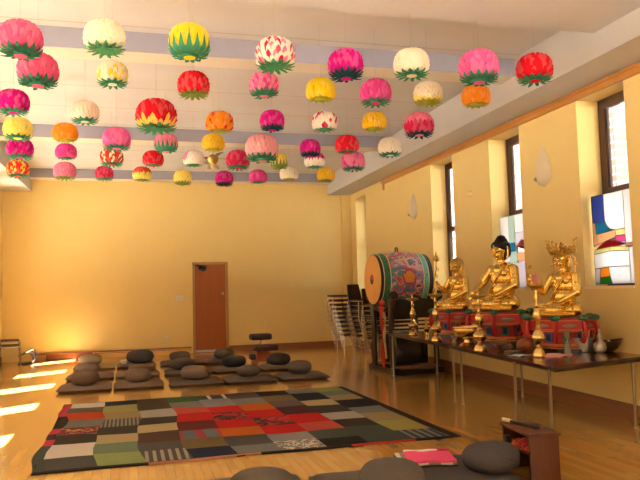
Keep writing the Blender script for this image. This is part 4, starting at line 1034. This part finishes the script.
PED = [((4.74, 6.95, TZ), .84, .40), ((4.74, 8.26, TZ), .96, .44), ((4.86, 9.82, TZ), .84, .41)]
FACE = math.radians(-72)
pedestal(*PED[0], FACE, 'red lacquer pedestal with green knobs under the crowned golden statue')
pedestal(*PED[1], FACE, 'red lacquer pedestal under the black-haired golden statue in the middle')
pedestal(*PED[2], FACE, 'red lacquer pedestal under the golden statue with the lotus stem')

# ------------------------------------------------------------------ seated golden statues (one continuous body each, local height 1)
def hand(bm, wrist, d, up, side, curl=.5, sc=1.0):
    """palm with four unequal bent fingers and a thumb leaving the side of the palm; d points along the fingers"""
    d = Vector(d).normalized(); up = Vector(up); up = (up-d*up.dot(d)).normalized(); s = d.cross(up)*side; w_ = Vector(wrist)
    L = .055*sc
    M = Matrix((s, d, up)).transposed().to_4x4()
    bmesh.ops.create_icosphere(bm, subdivisions=2, radius=1, matrix=Matrix.Translation(w_+d*L*.55) @ M @ Matrix.Diagonal((.032*sc, .038*sc, .014*sc, 1)))
    for k, ln in enumerate((.045, .052, .048, .036)):
        base = w_+d*L*1.05+s*(.024-.016*k)*sc
        p1 = base+d*ln*.5*sc; dd = (d*math.cos(curl)-up*math.sin(curl)); p2 = p1+dd*ln*.55*sc
        capsule(bm, base, p1, .0095*sc, .0085*sc, n=8); capsule(bm, p1, p2, .0085*sc, .007*sc, n=8)
    tb = w_+d*L*.35+s*.028*sc; t1 = tb+(d*.6+s*.8)*.026*sc; t2 = t1+(d*.95+s*.1-up*.2)*.026*sc
    capsule(bm, tb, t1, .011*sc, .010*sc, n=8); capsule(bm, t1, t2, .010*sc, .008*sc, n=8)
HS = 1.24
def headgear(bm, z0=.79):
    for v in bm.verts: v.co = Vector((0, .01, .798))+(v.co-Vector((0, .01, .79)))*HS
    return bm
def statue_body(rarm, larm, head_turn=0):
    bm = B()
    # lower body: robe covered crossed legs
    ball(bm, (0, .05, .11), (.23, .19, .13)); ball(bm, (0, -.10, .06), (.27, .19, .065))
    for s in (-1, 1):
        capsule(bm, (s*.12, .02, .11), (s*.33, -.13, .085), .105, .082)
        capsule(bm, (s*.33, -.13, .08), (-s*.06, -.25, .085), .078, .05)
        ball(bm, (-s*.14, -.25, .125), (.085, .038, .024), rot=(0, 0, s*.25), sub=2)
        for k in range(5): capsule(bm, (-s*(.20+.004*k), -.275+.013*k, .13), (-s*(.232-.003*k), -.28+.014*k, .132), .0085, .007, n=6)
    # torso
    ball(bm, (0, .03, .26), (.185, .14, .16)); ball(bm, (0, .03, .42), (.185, .13, .16)); ball(bm, (0, .04, .535), (.195, .115, .09)); ball(bm, (0, .045, .595), (.13, .08, .05))
    for s in (-1, 1): ball(bm, (s*.08, -.045, .49), (.075, .045, .06), sub=2); ball(bm, (s*.195, .04, .55), (.07, .072, .07), sub=2)
    capsule(bm, (0, .03, .60), (0, .02, .71), .056, .052)
    for k in range(2): tube(bm, [(.056*math.cos(a), .025+.056*math.sin(a), .645+.022*k) for a in [2*PI*q/14 for q in range(15)]], .006, n=5)
    # head
    T = Matrix.Translation((0, .01, .79))
    for v in bm.verts: v.tag = True
    ball(bm, (0, 0, .02), (.084, .092, .088)); ball(bm, (0, -.018, -.035), (.066, .068, .062)); ball(bm, (0, -.066, -.078), (.022, .018, .014), sub=2)
    for s in (-1, 1):
        ball(bm, (s*.032, -.080, .012), (.020, .010, .0085), sub=2)
        tube(bm, spline([(s*.008, -.088, .030), (s*.03, -.088, .042), (s*.056, -.076, .034)], 4), .0065, n=6)
        ball(bm, (s*.04, -.068, -.032), (.024, .016, .02), sub=2)
        tube(bm, spline([(s*.083, .0, .04), (s*.098, .012, .045), (s*.098, .018, .0), (s*.09, .008, -.06), (s*.082, .0, -.085)], 4), [.012]*8+[.014]*9, n=7)
    capsule(bm, (0, -.088, .028), (0, -.103, -.018), .008, .0125, n=8); ball(bm, (.010, -.094, -.021), .008, sub=1); ball(bm, (-.010, -.094, -.021), .008, sub=1)
    ball(bm, (0, -.084, -.042), (.022, .010, .0055), sub=2); ball(bm, (0, -.082, -.053), (.018, .011, .006), sub=2)
    M = T @ Matrix.Translation((0, 0, .008)) @ Matrix.Rotation(math.radians(9), 4, 'X') @ Matrix.Scale(HS, 4)
    for v in bm.verts:
        if not v.tag: v.co = M @ v.co
    # arms
    for s, (elbow, wrist, hd, hup) in ((-1, rarm), (1, larm)):
        capsule(bm, (s*.20, .04, .545), elbow, .070, .062); capsule(bm, elbow, wrist, .060, .034)
        hand(bm, wrist, hd, hup, s if False else (1 if s < 0 else -1))
    # robe: folds sweeping from one shoulder, hems over the knees and arms
    for k in range(6):
        o_ = .028*k
        tube(bm, spline([(.16-o_*.4, .00, .62-o_*.2), (.11-o_*.6, -.098, .53-o_*.5), (.02-o_*.6, -.118, .42-o_*.7), (-.09-o_*.3, -.105, .31-o_*.6), (-.15, -.03, .24-o_*.4)], 6), .0085, n=6)
    for k in range(5):
        tube(bm, spline([(-.27+.02*k, -.19, .10-.008*k), (-.10, -.30+.016*k, .06), (.10, -.30+.016*k, .06), (.27-.02*k, -.19, .10-.008*k)], 6), .009, n=6)
    for s in (-1, 1):
        for k in range(3): tube(bm, spline([(s*(.14+.05*k), -.05-.02*k, .19-.02*k), (s*(.20+.05*k), -.12-.03*k, .17-.02*k), (s*(.22+.05*k), -.20-.02*k, .10)], 5), .009, n=6)
    for k in range(4): tube(bm, spline([(.255-.01*k, .06, .50-.05*k), (.275-.005*k, .0, .46-.05*k), (.245, -.055, .47-.05*k)], 5), .009, n=6)
    ball(bm, (0, -.215, .015), (.34, .10, .022))
    return remesh(bm, .0075, smooth=2, fac=.45)
LAP = ((.25, .0, .33), (.075, -.175, .205), (-1, -.25, .05), (0, -.2, 1))
def place_statue(name, loc, size, rz, label, rarm, larm=LAP):
    t = empty(name, loc, rz); t.scale = (size, size, size)
    b_ = obj('body', statue_body(rarm, larm), GOLD, t, angle=180)
    tag(t, label, 'statue', 'seated golden statues on the altar'); return t
HAIR = mat('blue_black_hair', '#1D1B20', rough=.6, var=.3, scale=60, bump=.8, bscale=110)
# centre: black hair with a crown bump, one hand reaching down over the knee
t = place_statue('buddha_statue', (4.77, 8.25, TZ+.44), .97, FACE, 'golden seated statue with black hair in the middle, one hand over its knee',
                 ((-.30, -.04, .37), (-.31, -.22, .235), (-.05, -.62, -.75), (0, -.75, .6)))
bm = B(); ball(bm, (0, .024, .842), (.100, .106, .078)); ball(bm, (0, .055, .79), (.094, .08, .10)); ball(bm, (0, .035, .898), (.068, .07, .05)); ball(bm, (0, .035, .925), (.05, .052, .045))
for v in bm.verts: v.co.x *= 1.08
hb = remesh(headgear(bm), .008, 2)
obj('hair', hb, HAIR, t, angle=180)
bm = B(); ball(bm, (0, -.090, .845), .008, sub=2); obj('forehead_jewel', headgear(bm), mat('white_jewel', '#E9E2D4', rough=.2), t)
# robe edge highlight on the near shoulder
# far: bare head with hair knot, holding a long lotus stem
t = place_statue('bodhisattva_statue', (4.90, 9.81, TZ+.41), .83, FACE, 'golden seated statue holding a tall lotus stem, nearest the drum',
                 ((-.28, -.03, .36), (-.25, -.22, .43), (-.05, -.35, .9), (0, -.9, -.35)))
bm = B(); ball(bm, (0, .028, .84), (.103, .108, .085)); ball(bm, (0, .07, .73), (.11, .07, .14)); capsule(bm, (.085, .06, .78), (.12, .05, .56), .03, .02); capsule(bm, (-.085, .06, .78), (-.12, .05, .56), .03, .02); ball(bm, (0, .04, .90), (.04, .045, .03), sub=2)
obj('hair', remesh(headgear(bm), .009, 2), GOLDD, t, angle=180)
bm = B(); st = spline([(-.26, -.27, .32), (-.28, -.28, .55), (-.22, -.29, .75), (-.20, -.30, .92)], 8); tube(bm, st, .013, n=7)
for k in range(3): tube(bm, spline([st[6+5*k], st[6+5*k]+Vector((.05, -.01, .03)), st[6+5*k]+Vector((.08, -.01, .0)), st[6+5*k]+Vector((.05, -.01, -.03))], 4), .009, n=5)
obj('lotus_stem', bm, GOLDD, t)
bm = B()
for k, (r_, zz, n) in enumerate(((.045, .93, 7), (.035, .96, 6), (.02, .99, 4))):
    for q in range(n):
        a = 2*PI*q/n+k*.4; ball(bm, (-.20+r_*math.cos(a), -.30+r_*math.sin(a), zz), (.016, .016, .04), rot=(-.5*math.sin(a), .5*math.cos(a), 0), sub=1)
ball(bm, (-.20, -.30, 1.04), (.016, .016, .05), sub=2); ball(bm, (-.20, -.30, .95), (.034, .034, .04), sub=2)
obj('lotus_flower', bm, GOLDD, t)
# near: tall openwork crown, holding a little vase
t = place_statue('bodhisattva_statue', (4.79, 6.93, TZ+.40), .79, FACE, 'golden seated statue wearing a tall openwork crown, nearest the camera',
                 ((-.31, -.03, .35), (-.33, -.24, .40), (-.05, -.5, .85), (0, -.8, -.5)))
bm = B(); ball(bm, (0, .03, .835), (.098, .10, .08)); ball(bm, (0, .07, .74), (.10, .055, .11)); ball(bm, (0, .05, .93), (.055, .055, .07), sub=2)
obj('hair', remesh(headgear(bm), .009, 2), GOLDD, t, angle=180)
bm = B(); crown_c = Vector((0, .015, .855))
tube(bm, [crown_c+Vector((.107*math.cos(a), .107*math.sin(a), .01*math.sin(2*a))) for a in [2*PI*q/24 for q in range(25)]], .013, n=7, cap=False)
for q in range(15):
    a = -PI/2+(q-7)*.33; hgt = .075+.045*math.cos((q-7)*.42)+(.018 if q % 2 else 0)
    p = crown_c+Vector((.107*math.cos(a), .107*math.sin(a), 0)); o_ = Vector((math.cos(a), math.sin(a), 0)); tn = Vector((-o_.y, o_.x, 0))
    tube(bm, spline([p, p+o_*.02+Vector((0, 0, hgt*.45))+tn*.012, p+o_*.035+Vector((0, 0, hgt*.8))-tn*.012, p+o_*.05+Vector((0, 0, hgt))], 4), [.017]*4+[.014]*5+[.007]*4, n=6)
    ball(bm, p+o_*.012+Vector((0, 0, .03)), (.02, .02, .026), sub=1)
    for zz in (.35, .65): ball(bm, p+o_*(.02+.03*zz)+Vector((0, 0, hgt*zz))+tn*.018, .013, sub=1)
    ball(bm, p+o_*.05+Vector((0, 0, hgt)), (.015, .015, .02), sub=1)
for s in (-1, 1):
    tube(bm, spline([crown_c+Vector((s*.10, .0, .02)), crown_c+Vector((s*.17, .02, .10)), crown_c+Vector((s*.18, .02, .16)), crown_c+Vector((s*.22, .0, .18))], 5), .013, n=6)
    tube(bm, spline([crown_c+Vector((s*.105, .03, .0)), crown_c+Vector((s*.15, .04, -.08)), crown_c+Vector((s*.14, .04, -.19)), crown_c+Vector((s*.17, .03, -.26))], 5), .012, n=6)
    for q in range(6): ball(bm, crown_c+Vector((s*(.15+.02*math.sin(q*2)), .04, .16-.07*q)), .019, sub=1)
obj('crown', headgear(bm), GOLDD, t)
bm = B(); M = Matrix.Translation((-.345, -.27, .47)); lathe(bm, [(.018, 0), (.030, .02), (.042, .05), (.036, .085), (.015, .105), (.013, .13), (.026, .14), (.016, .15), (0, .155)], n=16, M=M)
tube(bm, spline([(-.345, -.27, .60), (-.36, -.28, .66), (-.35, -.27, .70)], 4), .007, n=6); ball(bm, (-.35, -.27, .715), (.03, .03, .028), sub=2)
obj('vase', bm, GOLD, t)
bm = B()
for q in range(11): ball(bm, (.09*math.sin((q-5)*.28), -.105+.004*abs(q-5), .56-.05*math.cos((q-5)*.28)), .010, sub=1)
for q in range(5): ball(bm, (0, -.12, .50-.022*q), .009, sub=1)
obj('necklace', bm, GOLD, t)

# ------------------------------------------------------------------ altar things
def candlestick(x, y, h, label, sc=1.0):
    t = empty('candlestick', (x, y, TZ))
    p = [(.076, 0), (.08, .012), (.074, .05), (.055, .10), (.03, .125), (.042, .14), (.028, .155), (.060, .19), (.082, .24), (.080, .28), (.055, .325), (.026, .36), (.038, .375), (.022, .395), (.024, .44), (.042, .49), (.050, .55), (.044, .60), (.026, .635), (.040, .65), (.020, .67), (.016, .74), (.028, .79), (.016, .82), (.02, .89)]
    bm = B(); lathe(bm, [(r*sc, z*h) for r, z in p], n=24); obj('stem', bm, BRASS, t)
    bm = B(); lathe(bm, [(.025*sc, .875*h), (.065*sc, .90*h), (.098*sc, .925*h), (.102*sc, .955*h), (.094*sc, .955*h), (.06*sc, .93*h), (0, .925*h)], n=24); obj('drip_pan', bm, GOLDD, t)
    bm = B(); lathe(bm, [(.02, .92*h), (.022, .97*h), (.014, .985*h), (.007, 1.05*h), (0, 1.07*h)], n=10); obj('spike', bm, BRASS, t)
    tag(t, label, 'candlestick', 'tall brass candlesticks on the altar'); return t
candlestick(4.42, 10.44, .62, 'tall brass candlestick at the drum end of the altar')
candlestick(4.15, 8.98, .70, 'tall brass candlestick to the left of the wide brass bowl')
candlestick(3.93, 7.32, .69, 'tall brass candlestick to the right of the wide brass bowl')
candlestick(4.12, 6.42, .80, 'tall brass candlestick carrying the pink candle', .85)
bm = B(); lathe(bm, [(.038, 0), (.040, .01), (.038, .095), (.030, .10), (.006, .098), (.004, .118), (0, .118)], n=20); o = obj('candle', bm, mat('pink_wax', '#C98C86', rough=.5, trans=.1)); o.location = (4.12, 6.42, TZ+.80*.955)
tag(o, 'thick pink candle on the candlestick nearest the camera', 'candle')
def lobj(name, x, y, prof, m, label, cat, n=24, parts=(), group=None, z=TZ):
    t = empty(name, (x, y, z)); bm = B(); lathe(bm, prof, n=n); obj('vessel', bm, m, t)
    for nm, pr, m2 in parts:
        bm = B(); lathe(bm, pr, n=n); obj(nm, bm, m2, t)
    tag(t, label, cat, group); return t
lobj('incense_bowl', 4.16, 8.06, [(.06, .085), (.10, .10), (.165, .14), (.185, .19), (.18, .225), (.195, .235), (.195, .25), (.175, .25), (.16, .19), (.0, .15)], BRASS, 'wide footed brass incense bowl near the front edge of the altar', 'bowl',
     parts=(('foot', [(.115, 0), (.12, .012), (.10, .03), (.055, .05), (.05, .085), (.06, .09)], BRASS),))
cupprof = [(.03, 0), (.032, .008), (.014, .02), (.012, .045), (.034, .065), (.042, .10), (.038, .10), (.028, .07), (0, .06)]
for x, y, lab, s in ((4.24, 8.62, 'small brass offering cup just left of the incense bowl', 1), (4.36, 8.86, 'small brass offering cup behind the tall candlestick left of the bowl', 1.1), (4.55, 10.2, 'small brass cup beside the candlestick at the drum end', 1), (4.10, 7.62, 'small brass offering cup just right of the incense bowl', .9)):
    lobj('offering_cup', x, y, [(r*s, z*s) for r, z in cupprof], SILVER if 'left of the incense' in lab else BRASS, lab, 'cup', 16, group='small offering cups on the altar')
lobj('slender_vase', 4.70, 10.55, [(.035, 0), (.04, .02), (.045, .06), (.022, .12), (.016, .2), (.022, .26), (.018, .26), (0, .2)], GOLDD, 'slender brass vase at the drum end, behind the candlestick', 'vase', 16)
# wooden fish and lumps of dark carving
def moktak(x, y, r, m, label, rz):
    t = empty('wooden_fish', (x, y, TZ), rz)
    bm = B(); ball(bm, (0, 0, r*.80), (r*1.15, r*.9, r*.78)); ball(bm, (r*.95, 0, r*.95), (r*.38, r*.25, r*.3), sub=2)
    b2 = remesh(bm, r*.08, 2); obj('body', b2, m, t, angle=180)
    bm = B(); box(bm, (-r*.55, 0, r*.65), (r*1.0, r*1.86, r*.09)); obj('slit', bm, BLKPL, t, smooth=False)
    bm = B(); tube(bm, [(r*1.2, 0, r*.9+.0)]+[(r*1.2+r*.3*math.sin(q*.6), 0, r*.9+r*.3*(1-math.cos(q*.6))) for q in range(1, 9)], r*.09, n=7); obj('handle', bm, m, t)
    tag(t, label, 'wooden fish', 'wooden fish percussion blocks on the altar')
moktak(4.20, 7.28, .085, wood_mat('brown_carved_wood', '#6E3E22', '#4E2814', axis=0), 'brown wooden fish block in front of the middle pedestal', 2.4)
moktak(4.24, 6.88, .105, wood_mat('orange_brown_carved_wood', '#8A4A24', '#6A341A', axis=0), 'larger orange-brown wooden fish block between the two nearer pedestals', 1.2)
moktak(4.12, 7.02, .06, wood_mat('dark_carved_wood', '#4E2C1C', '#381C10', axis=0), 'smallest dark wooden fish block near the altar edge', 2.9)
def sheet(name, x, y, w_, d, h, m, label, cat, rz, z=TZ):
    o = obj(name, foldslab(w_, d, 0, h, int(x*100)), m, angle=60); o.location = (x, y, z+.005); o.rotation_euler.z = rz
    tag(o, label, cat); return o
sheet('pink_booklet', 4.30, 6.42, .34, .24, .012, mat('pink_paper', '#D69C9C', rough=.7), 'pink paper booklet lying at the near end of the altar', 'booklet', .5)
sheet('blue_paper', 4.02, 6.62, .22, .16, .008, mat('pale_blue_paper', '#9AA6B4', rough=.7), 'pale blue paper beside the pink candle stick on the altar', 'paper', .3)
sheet('folded_cloth', 4.62, 11.28, .36, .22, .02, mat('blue_grey_cloth', '#7E8492', rough=.85), 'folded blue-grey cloth at the drum end of the altar', 'cloth', .1)
sheet('dark_book', 4.10, 6.88, .26, .18, .03, mat('dark_brown_cover', '#5A4A40', rough=.6), 'dark covered book lying between the candle and the wooden fish', 'book', .9)
lobj('glass_goblet', 4.60, 6.62, [(.04, 0), (.042, .006), (.035, .07), (.038, .10), (.012, .11), (.01, .15), (.03, .17), (.036, .24), (.032, .24), (.026, .18), (0, .17)], mat('smoky_glass', '#8C8876', rough=.12, spec=.8), 'smoky stemmed goblet beside the silver pot', 'goblet', 18)
lobj('silver_pot', 4.88, 6.74, [(.13, 0), (.135, .01), (.135, .14), (.145, .145), (.145, .155), (.128, .155), (.125, .02), (0, .02)], SILVER, 'plain silver pot at the near end of the altar', 'pot', 28)
t = empty('silver_dispenser', (4.93, 6.51, TZ))
bm = B(); lathe(bm, [(.03, 0), (.06, .02), (.07, .06), (.06, .10), (.03, .13), (.022, .15)], n=20); obj('vessel', bm, SILVER, t)
bm = B(); lathe(bm, [(.024, .148), (.034, .16), (.03, .19), (.012, .21), (.01, .23), (.016, .24), (.008, .255), (0, .26)], n=16); obj('lid', bm, SILVER, t)
bm = B(); tube(bm, spline([(.055, 0, .08), (.10, 0, .09), (.12, 0, .13)], 5), .012, n=8); obj('spout', bm, SILVER, t)
tag(t, 'small round silver ewer with a tall lid between the pot and the wooden bowl', 'ewer')
bm = B(); lathe(bm, [(.07, 0), (.12, .03), (.16, .08), (.175, .12), (.165, .12), (.14, .075), (.0, .04)], n=28)
for v in bm.verts: v.co.x *= .8; v.co.z += .02*(abs(v.co.y)/.17)**3
o = obj('wooden_bowl', bm, wood_mat('dark_turned_wood', '#4E3222', '#3A2216', axis=1)); o.location = (5.08, 6.60, TZ); o.rotation_euler.z = 1.2
tag(o, 'dark boat-shaped wooden bowl by the wall at the near end of the altar', 'bowl')

# ------------------------------------------------------------------ outside
bm = B(); box(bm, (1.5, 7.5, 13.5), (9.0, 23, 16.8)); struct(obj('added_shade_block', bm, mat('shade_block_render', '#A89C8C', rough=.9), smooth=False))  # unseen block added over the hall to keep sun off the brick building
bm = B(); box(bm, (0, 5, -.4), (120, 120, .2)); g = struct(obj('ground', bm, mat('pale_paving', '#B9B2A6', rough=.9)))
BR = mat('pale_brick', '#A98C86', rough=.9, var=0)  # pale brick, shaded by the added block above the hall
N, L, b = nodes(BR)
tc = N.new('ShaderNodeTexCoord'); mp = N.new('ShaderNodeMapping'); mp.inputs['Rotation'].default_value = (PI/2, 0, PI/2); L.new(tc.outputs['Object'], mp.inputs[0])
sx = N.new('ShaderNodeSeparateXYZ'); L.new(tc.outputs['Object'], sx.inputs[0]); cb = N.new('ShaderNodeCombineXYZ'); L.new(sx.outputs['Y'], cb.inputs[0]); L.new(sx.outputs['Z'], cb.inputs[1])
br = N.new('ShaderNodeTexBrick'); br.inputs['Scale'].default_value = 1; br.inputs['Brick Width'].default_value = .6; br.inputs['Row Height'].default_value = .24; br.inputs['Mortar Size'].default_value = .03
br.inputs['Color1'].default_value = hexc('#A58A88'); br.inputs['Color2'].default_value = hexc('#967C80'); br.inputs['Mortar'].default_value = hexc('#CFC4C0'); L.new(cb.outputs[0], br.inputs['Vector']); L.new(br.outputs['Color'], b.inputs['Base Color'])
t = empty('brick_building', (17, 24, -.3))
bm = B(); box(bm, (0, .0, 6), (6, 13.4, 12)); obj('brick_walls', bm, BR, t, smooth=False)
bm = B(); box(bm, (0, 0, 12.1), (6.3, 13.7, .2)); obj('roof_edge', bm, mat('roof_stone', '#B5ADA0', rough=.9), t, smooth=False)
tag(t, 'pale brick building across the way, seen through the windows', 'building')

# ------------------------------------------------------------------ light
wd = bpy.data.worlds.new('sky'); SC.world = wd; wd.use_nodes = True
bg = wd.node_tree.nodes['Background']; bg.inputs[0].default_value = (.84, .94, 1.0, 1); bg.inputs[1].default_value = 5.2
sun = bpy.data.lights.new('sun', 'SUN'); sun.energy = 420; sun.angle = math.radians(.6); sun.color = (1, .96, .90)
so_ = bpy.data.objects.new('sun', sun); COL.objects.link(so_)
d = Vector((2.05, 1.43, -3.7)).normalized(); so_.rotation_euler = d.to_track_quat('-Z', 'Y').to_euler(); so_.location = (-20, -10, 30)
def portal(loc, nrm, w_, h):
    l = bpy.data.lights.new('portal', 'AREA'); l.shape = 'RECTANGLE'; l.size = w_; l.size_y = h; l.cycles.is_portal = True
    o = bpy.data.objects.new('window_portal', l); COL.objects.link(o); o.location = loc
    o.rotation_euler = Vector(nrm).to_track_quat('-Z', 'Z').to_euler()
    return o
for s0, s1, hd in WIN: portal(wp((s0+s1)/2, TH+.02, (SILL+hd)/2), -wout, s1-s0, hd-SILL)
for y0, y1 in LW: portal((XL-.38, (y0+y1)/2, (SILL+3.7)/2), (1, 0, 0), y1-y0, 3.7-SILL)
for x0, x1 in RW: portal((( x0+x1)/2, YR-.32, 2.2), (0, 1, 0), x1-x0, 2.4)

# ------------------------------------------------------------------ camera
cam = bpy.data.cameras.new('camera'); co = bpy.data.objects.new('camera', cam); COL.objects.link(co)
cam.sensor_width = 36; cam.lens = 693.4/640*36; cam.clip_start = .05; cam.clip_end = 300
yw, pt, rl = .271235, .0732028, -.0263675
fw = Vector((math.sin(yw)*math.cos(pt), math.cos(yw)*math.cos(pt), math.sin(pt))); rt = Vector((math.cos(yw), -math.sin(yw), 0)); up = rt.cross(fw)
r2 = math.cos(rl)*rt+math.sin(rl)*up; u2 = -math.sin(rl)*rt+math.cos(rl)*up
co.matrix_world = Matrix((r2, u2, -fw)).transposed().to_4x4(); co.location = (0, 0, 1.5)
SC.camera = co
SC.view_settings.view_transform = 'Standard'; SC.view_settings.look = 'None'; SC.view_settings.gamma = 1; SC.view_settings.use_curve_mapping = False
SC.view_settings.exposure = -1.22
SC.cycles.use_denoising = True
SC.cycles.max_bounces = 10; SC.cycles.diffuse_bounces = 6; SC.cycles.transparent_max_bounces = 12
SC.cycles.sample_clamp_indirect = 0; SC.cycles.blur_glossy = .4; SC.cycles.caustics_reflective = True
